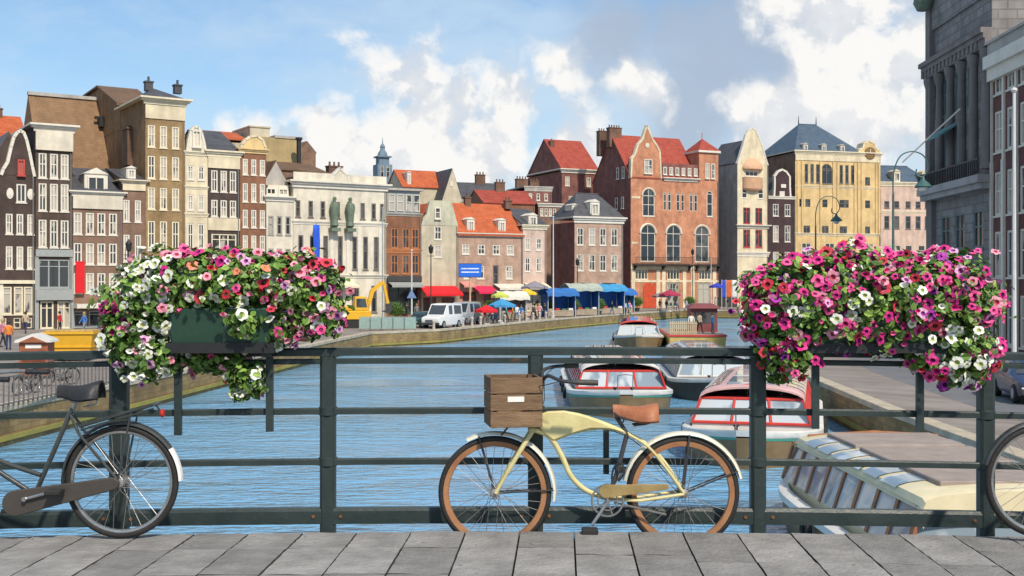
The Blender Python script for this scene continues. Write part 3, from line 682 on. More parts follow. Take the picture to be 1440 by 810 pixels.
b.win([655, 677, 698, 717.6], [(344, 358)], 11.5, WHITE, 'cross'); b.win([657, 676, 716], [(374, 392)], 11, WHITE, 'cross'); b.win([697], [(373, 402)], 9, GF, 'sash', pane=GLASS_DARK)
b.win([660, 690, 720], [(410, 438)], 22, mk('red_wood', (.35, .04, .03), .6), 'shop2', pane=GLASS_DARK); b.finish(); b.band(328, 333, WHITE, .3)
b.gable(b.lz(329), b.lz(285), ORED, BGS, 'x', .3); b.dormer(664, 309, 328, 12, .4); b.dormer(708, 309, 328, 12, .4); b.chimney(b.lx(678), 4, b.lz(290), b.lz(276), .8, .6); b.chimney(b.lx(732), 3.2, b.lz(290), b.lz(279), .9, .6)
b = B14 = Bld('canal_house', 'narrow pink house with small white dormer crest', 735.5, 768, seq(B13), 28, 320, 10, PKS)
b.win([742, 758], [(335, 352), (362, 382)], 8.5, WHITE, 'cross'); b.win([751], [(398, 437)], 24, CREAM, 'shop2'); b.finish(); b.band(316, 323, CREAM, .3); b.gable(b.lz(317), b.lz(292), DROOF, PKS, 'x', .1)
b.dormer(750, 303, 318, 14, .1)
b = B15 = Bld('corner_shop', 'pinkish brick corner shop with maroon side wall and white cornice', 808, 876, 165, 25, 313, 7.5, PNK)
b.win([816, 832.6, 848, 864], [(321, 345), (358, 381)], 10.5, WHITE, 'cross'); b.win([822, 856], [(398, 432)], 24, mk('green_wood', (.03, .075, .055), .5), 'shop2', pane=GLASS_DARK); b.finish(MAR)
b.band(305, 314, WHITE, .5); b.hip(b.lz(306), b.lz(270), DROOF, .3, 2.5); b.dormer(838, 284, 303, 15, .3); b.dormer(815, 288, 302, 8, 1.6)
b = B17 = Bld('brick_mansion', 'orange brick mansion with arched windows, iron balconies and corner turret', 887, 1010, 190, 25, 252, 13, ORG, 'building')
b.win([912], [(267, 305)], 20, WHITE, 'cross', True, pane=GLASS_DARK); b.win([911, 947, 987], [(317, 368)], 24, WHITE, 'cross', True, pane=GLASS_DARK)
b.win([935, 941.5, 953.5, 960, 972, 978.5], [(271, 296)], 5, WHITE, 'thin', True, pane=GLASS_DARK); b.win([998], [(266, 303)], 10, WHITE, 'sash', True, pane=GLASS_DARK)
b.win([902, 947, 991], [(379, 393)], 21, CREAM, 'shop4', pane=GLASS_DARK); b.win([946, 990], [(398, 431)], 20, mk('pale_green_wood', (.30, .38, .30), .6), 'shop2')
b.finish(MAR)
for px, w in ((911, 24), (947, 24), (987, 24)):
    q = MB(); W = (w / F * 190) / 2 + .12; x = b.lx(px); zc = b.lz(317) - W + .12
    q.tube([(x + W * math.cos(math.pi * k / 14), -.06, zc + W * math.sin(math.pi * k / 14)) for k in range(15)], .2, 6); q.build('arch_trim', WST, b.root)
q = MB(); W = 1.25; x = b.lx(912); zc = b.lz(267) - W + .1; q.tube([(x + W * math.cos(math.pi * k / 14), -.06, zc + W * math.sin(math.pi * k / 14)) for k in range(15)], .14, 6); q.build('arch_trim', WST, b.root)
b.frieze(373, 379, CRS, .1, 'string_course'); b.frieze(394, 397, CRS, .08, 'string_course'); b.frieze(278, 281, CRS, .05, 'string_course', 888, 900); b.frieze(341, 344, CRS, .05, 'string_course', 888, 897)
q = MB(); q.box(0.02, b.w - .02, -.03, -.001, .3, b.lz(400)); 
for px in (890, 925, 933, 962, 974, 1004):
    q2 = MB(); q2.box(b.lx(px) - .35, b.lx(px) + .35, -.14, .0, 0, b.lz(380)); q2.build('pier', CRS, b.root)
q2 = MB(); W = .95; x = b.lx(911); zd = b.lz(405); q2.prism([(x - W, .05), (x + W, .05)] + [(x + W * math.cos(math.pi * k / 10), zd + W * math.sin(math.pi * k / 10)) for k in range(11)], -.12, -.02); q2.build('door', mk('red_door', (.50, .07, .025), .5), b.root)
q2 = MB(); q2.box(b.lx(918), b.lx(923), -.1, -.0, .05, b.lz(398)); q2.build('door', mk('red_door', (.50, .07, .025), .5), b.root)
for xa, xb in ((889, 971), (976, 1011)):
    q2 = MB(); a_, b_ = b.lx(xa), b.lx(xb); z = b.lz(373); q2.box(a_, b_, -1.1, 0, z - .15, z + .08); z1 = b.lz(362); q2.box(a_, b_, -1.1, -1.03, z1 - .07, z1)
    n = int((b_ - a_) / .22)
    for k in range(n + 1): x = a_ + (b_ - a_ - .04) * k / n; q2.box(x, x + .04, -1.08, -1.05, z + .08, z1 - .07)
    for x in (a_ + .3, (a_ + b_) / 2, b_ - .5): q2.prism([(-1., z - .15), (0, z - .15), (0, z - 1.0)], x, x + .2, 'x')
    q2.build('balcony', IRON, b.root)
b.gplate([(887, 253), (888, 226), (892, 221), (897, 206), (903, 199), (907, 186), (910, 179), (913, 186), (918, 198), (924, 206), (928, 214), (930, 253)], ORG, CRS, .6, .2)
for ya, yb, w in ((224, 246, 1.6),):
    f_, p_ = win_mesh(w, 2.4, 'cross', WHITE); a = place('window', f_, b.root, (b.lx(911), -.2, b.lz(yb))); place('pane', p_, a, (0, .03, 0))
q = MB(); q.lathe([(.4, 0), (.4, .1)], 12); q.build('rosette', WST, b.root, (b.lx(910), -.02, b.lz(207)), (R(90), 0, 0))
zt = b.lz(212); xa, xb = b.lx(983), b.w; q = MB(); q.box(xa, xb, -.02, 4, b.h - .02, zt); q.box(xa - .3, xb + .3, -.35, 4.3, zt, zt + .35, 1); q.build('turret', [ORG, WHITE], b.root)
q = MB(); xm = (xa + xb) / 2; P = [(xa - .3, -.35, zt + .35), (xb + .3, -.35, zt + .35), (xb + .3, 4.3, zt + .35), (xa - .3, 4.3, zt + .35)]; ap = (xm, 2, b.lz(190))
for k in range(4): q.quad([P[k], P[(k + 1) % 4], ap])
q.tube([(xm, 2, ap[2] - .2), (xm, 2, ap[2] + 1.0)], .06, 6); q.build('turret_roof', RED, b.root)
f_, p_ = win_mesh(.8, 2.6, 'cross', WHITE)
for px in (994, 1002): a = place('window', f_, b.root, (b.lx(px), -.2, b.lz(249))); place('pane', p_, a, (0, .03, 0))
b.band(250, 255, WHITE, .5, 'balcony_ledge', 931, 983); q = MB(); q.box(b.lx(931), b.lx(983), .3, 4, b.h - .02, b.lz(230)); q.build('dormer_wall', MAR, b.root)
f_, p_ = win_mesh(.72, 1.3, 'mull', WHITE)
for k in range(6): a = place('window', f_, b.root, (b.lx(936 + 8.6 * k), .12, b.lz(246))); place('pane', p_, a, (0, .03, 0))
b.gable(b.h, b.lz(188), RED, MAR, 'x', .1, D=13, x1=b.lx(984)); b.chimney(.6, 6, b.lz(205), b.lz(178), 2.4, 1.1, CHIM); b.chimney(-.2, 9, b.lz(215), b.lz(180), 1.4, 1.1, CHIM)
q = MB()
for yy, za, zb in ((1.2, 238, 252), (2.8, 238, 252), (1.4, 276, 294), (3.2, 276, 294), (2, 320, 345), (5, 320, 345), (8, 276, 294)):
    f_, p_ = win_mesh(.8, 2.0, 'sash', WHITE); a = place('window', f_, b.root, (-.13, yy * 1.15 + 1, b.lz(zb)), (0, 0, R(-90))); place('pane', p_, a, (0, .02, 0))
b = B18 = Bld('fancy_gable_house', 'cream house with curved gable and rounded orange bay balconies', 1037, 1080, 200, 25, 230, 8, CRS)
b.win([1050, 1067], [(292, 315), (323, 348)], 12, mk('red_frame', (.45, .06, .05), .6), 'shop2', pane=GLASS_DARK); b.win([1047, 1070], [(266, 279)], 9, WHITE, 'sash', pane=GLASS_DARK); b.win([1058], [(380, 430)], 30, CREAM, 'shop2'); b.win([1057], [(240, 248)], 22, WHITE, 'shop3', pane=GLASS_DARK); b.finish(GST)
b.gplate([(1037, 231), (1040, 222), (1045, 205), (1049, 190), (1053, 183), (1058, 180), (1063, 183), (1067, 192), (1073, 207), (1077, 222), (1080, 231)], CRS, WHITE, .5, .14)
b.gable(b.h, b.lz(196), DROOF, GST, 'y', y0=.5, D=9, ov=.1); 
for ya, yb in ((222, 239), (250, 266)):
    q = MB(); x = b.lx(1058); z0, z1 = b.lz(yb), b.lz(ya); q.lathe([(2.2, z0 + .1), (2.25, z0 + .25), (2.05, z0 + .8), (1.6, z0 + 1.4), (.9, z1 - .1), (.3, z1)] if ya < 230 else [(1.7, z0 - .25), (2.1, z0), (2.2, z0 + .15), (2.15, z1 - .15), (2.25, z1)], 20, (x, 0, 0)); q.v = [(a_, c_ * .5 + .1, e_) for a_, c_, e_ in q.v]; q.build('bay_balcony', mk('apricot_plaster', (.60, .36, .22), .7, .15), b.root, smooth=True)
b.band(316, 321, WHITE, .5, 'string_course', ret=False); b.band(354, 361, WHITE, .3, 'string_course', ret=False)
b = B19 = Bld('neck_gable_house', 'narrow dark plum house with white neck gable shoulders', 1081, 1118, seq(B18), 20, 278, 9, brickm('plum_brick', (.075, .042, .048)))
b.win([1091, 1107.5], [(287, 304), (317, 340), (354, 378), (392, 430)], 9, WHITE, 'cross'); b.finish(); b.gplate([(1088, 279), (1089, 262), (1089, 248), (1094, 241), (1100, 238), (1106, 241), (1111, 248), (1111, 262), (1112, 279)], MATS['plum_brick'], WHITE, .5, .22)
q = MB(); q.box(b.lx(1096), b.lx(1103), -.1, 0, b.lz(279), b.lz(269)); q.box(b.lx(1098), b.lx(1105), -.1, 0, b.lz(264), b.lz(259)); q.build('attic_window', WHITE, b.root); b.band(276, 280, WHITE, .2, ret=False); b.gable(b.h, b.lz(248), DROOF, DKB, 'y', y0=.5, D=8, ov=0)
b = B20 = Bld('bank_building', 'yellow stone building with steep blue slate roof and clock gable tower', 1118.5, 1238, seq(B19) + 1, 16, 216, 15, YST, 'building')
b.win([1134, 1142, 1150], [(232, 258)], 5.5, GF, 'sash', pane=GLASS_DARK); b.win([1183, 1191, 1199], [(232, 258)], 5.5, GF, 'sash', pane=GLASS_DARK); b.win([1162.5], [(231, 259)], 18, GF, 'shop2', True, pane=GLASS_DARK)
b.win([1127, 1136, 1160, 1184, 1190], [(281, 292)], 8, GF, 'thin', pane=GLASS_DARK); b.win([1220], [(281, 292), (248, 260), (318, 329)], 8, GF, 'thin', pane=GLASS_DARK); b.win([1134, 1160, 1186], [(318, 329)], 12, GF, 'shop2', pane=GLASS_DARK)
b.win([1134, 1167, 1190, 1222], [(342, 370)], 15, CREAM, 'shop2'); b.finish(BRN); b.frieze(218, 227, CRS, .12); b.band(213, 219, CREAM, .4); b.band(328, 332, CRS, .2, 'string_course', ret=False); b.band(262, 265, CRS, .12, 'string_course', ret=False)
for px in (1122, 1128, 1154, 1172, 1178, 1202, 1207, 1212, 1232, 1236):
    q = MB(); q.box(b.lx(px) - .2, b.lx(px) + .2, -.16, 0, b.lz(330), b.lz(228)); q.build('pilaster', YST, b.root)
zr = b.lz(168); b.hip(b.lz(214), zr, SLATE, .2, 5.2, x1=b.lx(1212)); 
for px in (1134, 1160, 1186): b.dormer(px, 204, 214, 8, .3, GST)
for x in (5.0, b.lx(1212) - 5.): q = MB(); q.tube([(x, 7.5, zr - .1), (x, 7.5, zr + 1.6)], [.12, .03], 6); q.build('finial', IRON, b.root)
b.gplate([(1206, 217), (1208, 209), (1213, 207), (1215, 200), (1222, 196), (1230, 200), (1232, 207), (1237, 209), (1238, 217)], YST, CRS, 2., .2, 'tower_gable')
q = MB(); q.lathe([(1.15, 0), (1.15, .2), (1.0, .22)], 20); cf = q.build('clock_face', mk('bronze_clock', (.20, .12, .045), .5), b.root, (b.lx(1223), -.03, b.lz(214)), (R(90), 0, 0))
q = MB(); q.box(-.06, .06, -.05, .75, .23, .26); q.box(-.05, .5, -.05, .05, .26, .29); q.build('clock_hands', CREAM, cf)
b = B21 = Bld('terrace_building', 'pinkish cream building with grey mansard roof at the street end', 1238.5, 1312, seq(B20) + 1, 10, 258, 12, PKS, 'building')
b.win([1247, 1261, 1277, 1291, 1304], [(283, 293), (304, 322)], 8, GF, 'sash', pane=GLASS_DARK); b.win([1249, 1262, 1278, 1296], [(345, 375)], 11, CREAM, 'shop1'); b.finish(); b.band(256, 262, CREAM, .3); b.band(297, 300, CREAM, .15, 'string_course', ret=False)
b.hip(b.lz(257), b.lz(229), SLATE, .1, 2.); b.dormer(1262, 241, 256, 11, .3, CRS); b.dormer(1303, 241, 256, 11, .3, CRS)

def awning(b, xa, xb, ya, yb, out, mat, name='awning'):
    q = MB(); a, c = b.lx(xa), b.lx(xb); z1, z0 = b.lz(ya), b.lz(yb)
    q.prism([(0.01, z1), (-out, z0 + .25), (-out, z0), (-out + .04, z0), (-out + .04, z0 + .2), (0.01, z1 - .12)], a, c, 'x'); return q.build(name, mat, b.root)
CRED = mk('red_cloth', (.62, .012, .02), .8, .1); CPINK = mk('pink_cloth', (.60, .25, .22), .8, .1)
awning(B12, 589, 641, 402, 416, 2.2, CRED); awning(B13, 664, 691, 402, 413, 2.0, mk('crimson_cloth', (.62, .02, .08), .8, .1)); awning(B13, 646, 662, 396, 404, 1.4, CPINK); awning(B13, 694, 734, 399, 408, 1.8, WHITE)
awning(B14, 737, 767, 398, 407, 1.6, CREAM); awning(B10, 470, 500, 398, 405, 1.2, CREAM); awning(B11, 545, 590, 396, 404, 1.5, SHOPG)
# --- second row, behind the terraces (they show as roofs and upper walls)
b = Bld('rear_house', 'house with plain orange roof behind the bell gable', -40, 38, 118, TH, 196, 9, DKB); b.finish(); b.gable(b.h, b.lz(156), ORED, DKB, 'x', .2); b.chimney(b.lx(4), 4, b.lz(170), b.lz(146), 1.2, .8)
b = Bld('rear_house', 'house with small orange roof behind the black and rust houses', 296, 346, 133, TH, 200, 8, BGS); b.finish(); b.gable(b.lz(196), b.lz(181), ORED, BGS, 'x', .2)
b = Bld('rear_block', 'tall ochre block rising behind the rust brick house', 358, 424, 134, TH, 194, 12, stonem('ochre_plaster', (.40, .30, .15)), 'building'); b.finish(TANS)
q = MB(); q.box(b.lx(360), b.lx(388), 2, 8, b.h - .05, b.lz(178)); q.box(b.lx(359), b.lx(389), 1.9, 8.1, b.lz(178), b.lz(176)); q.build('penthouse', BGS, b.root); q = MB(); q.box(b.lx(386), b.w + .1, -.1, 12, b.h, b.h + .3); q.build('parapet', GST, b.root)
b = Bld('rear_house', 'brown roofed house behind the white stone building', 384, 455, 128, TH, 240, 10, BRN); b.finish(); b.gable(b.h, b.lz(224), BROOF, BRN, 'x', .2)
q = MB(); q.tube([(b.lx(444), 5, b.lz(240)), (b.lx(444), 5, b.lz(187))], .28, 10); q.tube([(b.lx(444), 5, b.lz(188)), (b.lx(444), 5, b.lz(185))], .42, 10); q.build('chimney_pipe', IRON, b.root)
b = Bld('rear_house', 'small brown gabled house beside the ochre block', 420, 444, 140, TH, 214, 8, BRN); b.finish(); b.gable(b.h, b.lz(200), BROOF, BRN, 'y', .1)
b = Bld('rear_house', 'house with orange roof and beige end gable behind the grey-topped shop', 566, 625, 160, 25, 263, 7, BGS); b.finish(); b.gable(b.h, b.lz(238), ORED, BGS, 'x', .2); b.dormer(577, 243, 260, 6, .5)
b = Bld('rear_house', 'beige end-gabled house behind the pale green gable', 622, 650, 159, 25, 282, 8, BGS); b.win([636], [(285, 296)], 5, WHITE, 'sash'); b.finish(); b.gable(b.h, b.lz(238), DROOF, BGS, 'y', .15)
q = MB(); q.box(b.lx(633), b.lx(637), -.06, 0, b.lz(262), b.lz(255)); q.build('attic_window', WHITE, b.root)
b = Bld('rear_house', 'grey roofed house behind the bright orange-red roof', 646, 712, 184, 20, 278, 9, GST); b.finish(); b.gable(b.h, b.lz(255), DROOF, GST, 'x', .2); b.chimney(b.lx(687), 4, b.lz(262), b.lz(243), 1.6, .8)
b = Bld('rear_house', 'house with dull red roof behind the narrow pink house', 680, 752, 174, 20, 286, 9, RUS); b.finish(); b.gable(b.h, b.lz(266), RED, RUS, 'x', .2); b.chimney(b.lx(716), 4, b.lz(270), b.lz(254), 1.5, .8)
b = Bld('rear_house', 'dark red brick house with a row of roof chimneys', 738, 776, 190, 20, 268, 9, MAR); b.win([746, 757, 768], [(272, 282)], 5, WHITE, 'sash'); b.finish(); b.band(262, 269, GST, .2); b.chimney(b.lx(746), 4, b.h, b.lz(250), 2.0, .8); b.chimney(b.lx(764), 4, b.h, b.lz(252), 1.6, .8)
b = Bld('rear_house', 'white balustraded attic storey beside the corner shop roof', 757, 790, 180, 25, 290, 8, BRN); b.win([762, 768, 774, 780], [(293, 304)], 4.5, WHITE, 'sash'); b.finish(); b.band(286, 291, WHITE, .3)
b = Bld('brick_mansion', 'tall dark red brick house with broad red tiled roof', 790, 842, 203, 25, 242, 14, MAR, 'building')
b.win([798, 828], [(249, 262)], 7, WHITE, 'cross'); b.win([803, 822], [(276, 294)], 7, WHITE, 'cross'); b.finish(); b.band(238, 244, WHITE, .5); b.gable(b.lz(239), b.lz(192), RED, MAR, 'x', .3); b.chimney(b.lx(795), 5, b.lz(225), b.lz(196), .8, .8)
b = Bld('rear_house', 'grey flat-topped house beside the tall red tiled roof', 776, 800, 216, 25, 246, 10, GST); b.finish(); b.band(242, 247, WHITE, .2)
# --- far church tower
p0 = ray(538, 250, 300); t = thing('church_tower', 'slim blue-grey church spire rising behind the roofs', 'tower', (p0.x, 300, STREET), R(25))
k_ = 300 / F; zz = lambda y: EYE - (y - HY) * k_ - STREET; BLU = mk('lead_blue', (.13, .19, .24), .6, .2, .5)
q = MB(); q.box(-2.0, 2.0, -2.0, 2.0, 0, zz(232)); q.build('shaft', BLU, t); q = MB(); q.box(-1.4, 1.4, -1.4, 1.4, zz(232), zz(222)); q.box(-1.9, 1.9, -1.9, 1.9, zz(222), zz(220))
q.lathe([(1.5, 0), (1.2, 1), (.75, 1.6), (.6, 2.2), (.75, 2.5), (.5, 3.0), (.15, 3.5), (.04, 5.0)], 8, (0, 0, zz(220))); q.build('lantern', BLU, t)
for sx in (-.8, .8): f_, p_ = win_mesh(.8, 3.0, 'thin', WHITE, True); a = place('window', f_, t, (sx, -2.13, zz(250))); place('pane', p_, a, (0, .02, 0))

# --- right-hand side: dark stone bank and brick office, seen along the canal
STD = stonem('dark_stone', (.20, .175, .165)); STG = stonem('ashlar_grey', (.36, .34, .33)); 
STD2 = mk('dark_rusticated', (.29, .27, .26), .85, .22, .8, .25, brick=(1.1, .55, .05, .3), streak=.3)
b = RB = Bld('stone_bank', 'dark carved stone building with columns and deep cornice', 1309, 1395, 76, -92.2, 18, 14, STD2, 'building')
RF = mk('teal_frame', (.10, .17, .17), .5)
b.win([1330, 1350, 1376], [(300, 350), (390, 460)], 34, RF, 'cross', pane=GLASS_DARK)
zc = b.lz(258)
W_ = b.w
for i in range(5):
    x = W_ * (i + .5) / 5
    for z0, z1 in ((zc + 1.0, zc + 3.8), (zc + 4.6, zc + 7.0)):
        s_h = rnd(z1 - z0); b.holes.append((x - .66, x + .66, z0, z0 + s_h)); f_, p_ = win_mesh(1.32, s_h, 'cross', RF); a = place('window', f_, b.root, (x, 0, z0)); pp = place('pane', p_, a); pp.material_slots[0].link = 'OBJECT'; pp.material_slots[0].material = GLASS_DARK
b.finish()
for i in range(6):
    x = .35 + (W_ - .7) * i / 5; q = MB(); q.lathe([(.36, 0), (.36, .25), (.28, .4), (.27, 3.5), (.23, 6.2), (.27, 6.3), (.38, 6.7), (.38, 6.95)], 14, (x, -.2, zc + .45)); q.build('column', STD, b.root, smooth=True)
q = MB(); q.box(-.3, W_ + .1, -.85, .01, zc - .35, zc + .1); q.box(-.2, W_, -.65, 0, zc - .7, zc - .35); q.build('string_course', STG, b.root)
q = MB(); q.box(-.3, W_, -.8, -.72, zc + .95, zc + 1.05)
for k in range(int(W_ / .3)): q.box(-.3 + .3 * k, -.24 + .3 * k, -.79, -.73, zc + .1, zc + .95)
q.build('balcony_rail', IRON, b.root)
zt = zc + 7.45; q = MB(); q.box(-.25, W_ + .05, -.42, 0, zt, zt + .5); q.box(-.45, W_ + .05, -.52, 0, zt + .5, zt + .8); q.box(-.6, W_ + .05, -.66, 0, zt + .8, zt + 1.1)
for k in range(int(W_ / .7)): q.box(-.5 + .7 * k, -.2 + .7 * k, -.5, -.4, zt + .1, zt + .5)
q.build('cornice', STD, b.root)
q = MB(); q.box(-.05, W_, -.2, 9, b.h - .01, b.h + 2.6); q.box(-.4, W_ + .02, -.5, 9, b.h + 2.6, b.h + 3.0); q.build('attic', STD2, b.root)
q = MB(); q.box(-.05, 1.0, -.3, .02, 0, zc - .7); q.box(-.05, .8, -.35, .02, zc + .1, b.h + 1.4); q.build('corner_pier', STD, b.root)
q = MB(); q.lathe([(.5, 0), (.75, .5), (.6, 1.2), (.8, 2.2), (.55, 3.0), (.28, 3.3), (.34, 3.7), (.2, 4.1), (.05, 4.25)], 12, (.6, -.6, b.h + 1.4)); q.build('statue', BRZ, b.root, smooth=True)
q = MB(); x = b.lx(1382); z = b.lz(165); q.tube([(x, -1.3, z), (x - 2.2, -4.0, z - 2.9)], .05, 6); q.build('flag_pole', WHITE, b.root)
q = MB(); x = W_ * .45; z = zc + 3.9; q.prism([(-.05, z), (-1.5, z - .9), (-1.5, z - 1.05), (-.05, z - .15)], x - 1.2, x + 1.2, 'x'); q.build('awning', mk('teal_cloth', (.12, .25, .25), .8), b.root)
b = R2 = Bld('brick_office', 'maroon brick office with tall white framed window bays', 1395.5, 1515, b.d0 + W_ * math.sin(R(-92.2)), -92.2, 45, 14, brickm('plum_red_brick', (.17, .075, .065)), 'building')
W_ = b.w; zf = [b.lz(y, 1395.5) for y in (460, 392, 300, 210, 125, 60)]
for i in range(6):
    x = W_ * (i + .5) / 6; ww = rnd(W_ / 6 * .62)
    for z0, z1 in ((.6, 3.4), (4.4, 7.0), (7.9, 10.4), (11.5, 13.8), (14.8, 17.0), (17.9, 19.6)):
        hh = rnd(z1 - z0)
        if z0 + hh > b.h - .1: continue
        b.holes.append((x - ww / 2, x + ww / 2, z0, z0 + hh)); f_, p_ = win_mesh(ww, hh, 'cross', WHITE); a = place('window', f_, b.root, (x, 0, z0)); place('pane', p_, a)
b.finish()
for i in range(7):
    x = W_ * i / 6; q = MB(); q.box(max(-.0, x - .16), min(W_, x + .16), -.16, 0, 0, 11.0); q.box(max(-.0, x - .12), min(W_, x + .12), -.12, 0, 11.0, b.h); q.build('pilaster', WHITE, b.root)
q = MB(); q.box(-.02, W_ + .3, -.32, .01, b.h - 1.6, b.h - .9); q.box(-.02, W_ + .4, -.55, .3, b.h - .9, b.h - .2); q.build('cornice', WHITE, b.root)
q = MB(); q.box(-.02, W_, -.3, 4, b.h - .2, b.h + .5); q.box(-.02, W_ + .3, -.45, 4, b.h + .5, b.h + .65); q.build('parapet', GST, b.root)

# ================================================================ BICYCLES
RUB = mk('tyre_rubber', (.022, .021, .020), .75, .3, 8, .2)
TANW = mk('tan_rim', (.27, .115, .05), .6, .25, 6, .1, c2=(.40, .20, .095))
CHR = mk('dull_chrome', (.42, .42, .41), .3, .25, 9, .08, metal=.85)
SPK = mk('spoke_steel', (.30, .29, .28), .45, .2, 9, 0, metal=.6)
BLK = mk('bike_black', (.026, .030, .030), .35, .35, 6, .06, coat=.3, c2=(.055, .06, .058))
CRMP = mk('bike_cream', (.52, .45, .20), .45, .12, 7, .12, coat=.12, c2=(.68, .61, .31), wear=((.20, .11, .05), 16., .66))
FEND = mk('fender_cream', (.62, .60, .49), .4, .15, 6, .06, coat=.2, c2=(.72, .69, .56), wear=((.26, .17, .09), 14., .66))
DGREY = mk('dark_steel', (.06, .062, .066), .45, .3, 6, .1, metal=.3)
LEATHER = mk('brown_leather', (.30, .10, .045), .5, .3, 7, .2, c2=(.42, .17, .08))
BLKL = mk('black_vinyl', (.025, .025, .027), .5, .3, 6, .15)
CRATEW = mk('crate_wood', (.13, .075, .042), .85, .3, 5, .45, stretch=(1, 1, 7), rnd=.22, c2=(.27, .175, .10))
RUSTY = mk('rusty_brown', (.045, .040, .036), .5, .3, 2.5, .12, c2=(.075, .062, .052), wear=((.15, .08, .04), 9., .68))
REDP = mk('red_plastic', (.45, .03, .02), .3, .1)
WPL = mk('white_fender_tip', (.72, .70, .68), .45, .1)
def circ(r, n=40, y=0., c=(0, 0)): return [(c[0] + r * math.cos(2 * math.pi * k / n), y, c[1] + r * math.sin(2 * math.pi * k / n)) for k in range(n)]
def wheel(parent, x, z, r, tr, tyrem, rimm, ns=32, fat=1.):
    q = MB(); q.tube([(0, -.055, 0), (0, -.05, 0), (0, -.03, 0), (0, .03, 0), (0, .05, 0), (0, .055, 0)], [.014, .028, .019, .019, .028, .014], 10)
    for k in range(ns):
        a = 2 * math.pi * k / ns; a2 = a + (.5 if k % 4 < 2 else -.5); s = -1 if k % 2 else 1
        q.tube([(.026 * math.cos(a2 + .9 * (1 if k % 4 < 2 else -1)), s * .045, .026 * math.sin(a2 + .9 * (1 if k % 4 < 2 else -1))), ((r - tr * 2) * math.cos(a), 0, (r - tr * 2) * math.sin(a))], .0016, 4, cap=False)
    w = q.build('wheel', SPK, parent, (x, 0, z), smooth=True)
    q = MB(); q.tube(circ(r - tr, 56), tr, 10, True); q.build('tyre', tyrem, w, smooth=True)
    q = MB(); R1 = r - tr * 1.55; R0 = R1 - .026 * fat; n = 56; W = .017 * fat
    prof = [(R1, -W), (R0, -W * .8), (R0 - .004, 0), (R0, W * .8), (R1, W), (R1, -W)]
    q.grid([[(p * math.cos(2 * math.pi * k / n), yy, p * math.sin(2 * math.pi * k / n)) for k in range(n + 1)] for p, yy in prof], flip=True)
    q.build('rim', rimm, w, smooth=True)
    return w
def fender(parent, x, z, r, a0, a1, w, mat, name='fender', n=30):
    q = MB(); prof = [(-w, -.018), (-w * .8, -.004), (0, .004), (w * .8, -.004), (w, -.018), (w * .75, -.010), (0, -.001), (-w * .75, -.010), (-w, -.018)]
    q.grid([[(x + (r + dr) * math.cos(R(a0 + (a1 - a0) * k / n)), yy, z + (r + dr) * math.sin(R(a0 + (a1 - a0) * k / n))) for k in range(n + 1)] for yy, dr in prof])
    return q.build(name, mat, parent, smooth=True)
def hull_case(c1, r1, c2, r2, y0, y1):
    d = Vector((c2[0] - c1[0], c2[1] - c1[1])); a = math.atan2(d.y, d.x); pts = []
    for k in range(13): w = a + math.pi / 2 + math.pi * k / 12; pts.append((c1[0] + r1 * math.cos(w), c1[1] + r1 * math.sin(w)))
    for k in range(13): w = a - math.pi / 2 + math.pi * k / 12; pts.append((c2[0] + r2 * math.cos(w), c2[1] + r2 * math.sin(w)))
    q = MB(); q.prism(pts, y0, y1, 'y'); return q
def saddle(parent, x, z, mat, L=.27, W=.105, flip=1, droop=.0):
    q = MB(); rows = []; n = 12
    for k in range(n + 1):
        t = k / n; u = -L / 2 + L * t; w = W * (.22 + .78 * min(1, max(0, (t - .1) / .62)) ** 1.2) * (1 if t < .9 else (1 - (t - .9) * 3.2)); zz = .010 * math.cos(t * math.pi * 2) * (.5 + .5 * t) + .022 * t - .012
        row = []
        for j in range(13):
            a = math.pi * j / 12; sx = math.cos(a); row.append((x + flip * u, w * sx, z + zz + .030 * math.sin(a) ** .6 - (.030 + .040 * t) * (abs(sx) ** 3) - droop * (1 - t)))
        rows.append(row)
    q.grid(rows, flip=flip < 0); q.grid([[(p[0], p[1] * .85, p[2] - .012) for p in r] for r in rows], flip=flip > 0)
    for e in (0, -1):
        a = rows[e]; c = [(p[0], p[1] * .85, p[2] - .012) for p in a]; q.quad(list(a) + c[::-1])
    o = q.build('saddle', mat, parent, smooth=True)
    return o

# ---- dark city bicycle at the left
S1 = 237.; HUB1 = (173, 669); r1 = .337; Y1 = 6.75
def P1(px, py, y=0.): return ((px - HUB1[0]) / S1, y, r1 + (HUB1[1] - py) / S1)
X1 = (HUB1[0] - CX) / F * Y1
bk = thing('bicycle', 'worn black city bicycle with rear carrier and closed chain case', 'bicycle', (X1, Y1, DECK + arch(X1) + .002))
wheel(bk, 0, r1, r1, .020, RUB, CHR, 32, .7); fx = (-92 - HUB1[0]) / S1; wheel(bk, fx, r1, r1, .020, RUB, CHR, 32, .7)
q = MB()
q.tube([P1(105, 565), P1(51, 684)], .0145, 10); q.tube(spline([P1(59, 658), P1(0, 636), P1(-62, 600)]), .0145, 10); q.tube(spline([P1(51, 686), P1(0, 652), P1(-58, 612)]), .0155, 10)
q.tube([P1(-68, 566), P1(-55, 622)], .018, 10)
for y in (-.06, .06):
    q.tube([P1(51, 684, y * .6), P1(120, 676, y), P1(172, 667, y)], .0095, 8); q.tube([P1(104, 574, y * .35), P1(118, 600, y * .8), P1(172, 665, y)], .0085, 8)
    q.tube(spline([P1(-55, 622, y * .7), P1(-62, 640, y * .85), P1(-92, 667, y * .9)]), .010, 8)
q.tube([P1(51, 684, -.04), P1(51, 684, .04)], .023, 10)
q.build('frame', BLK, bk, smooth=True)
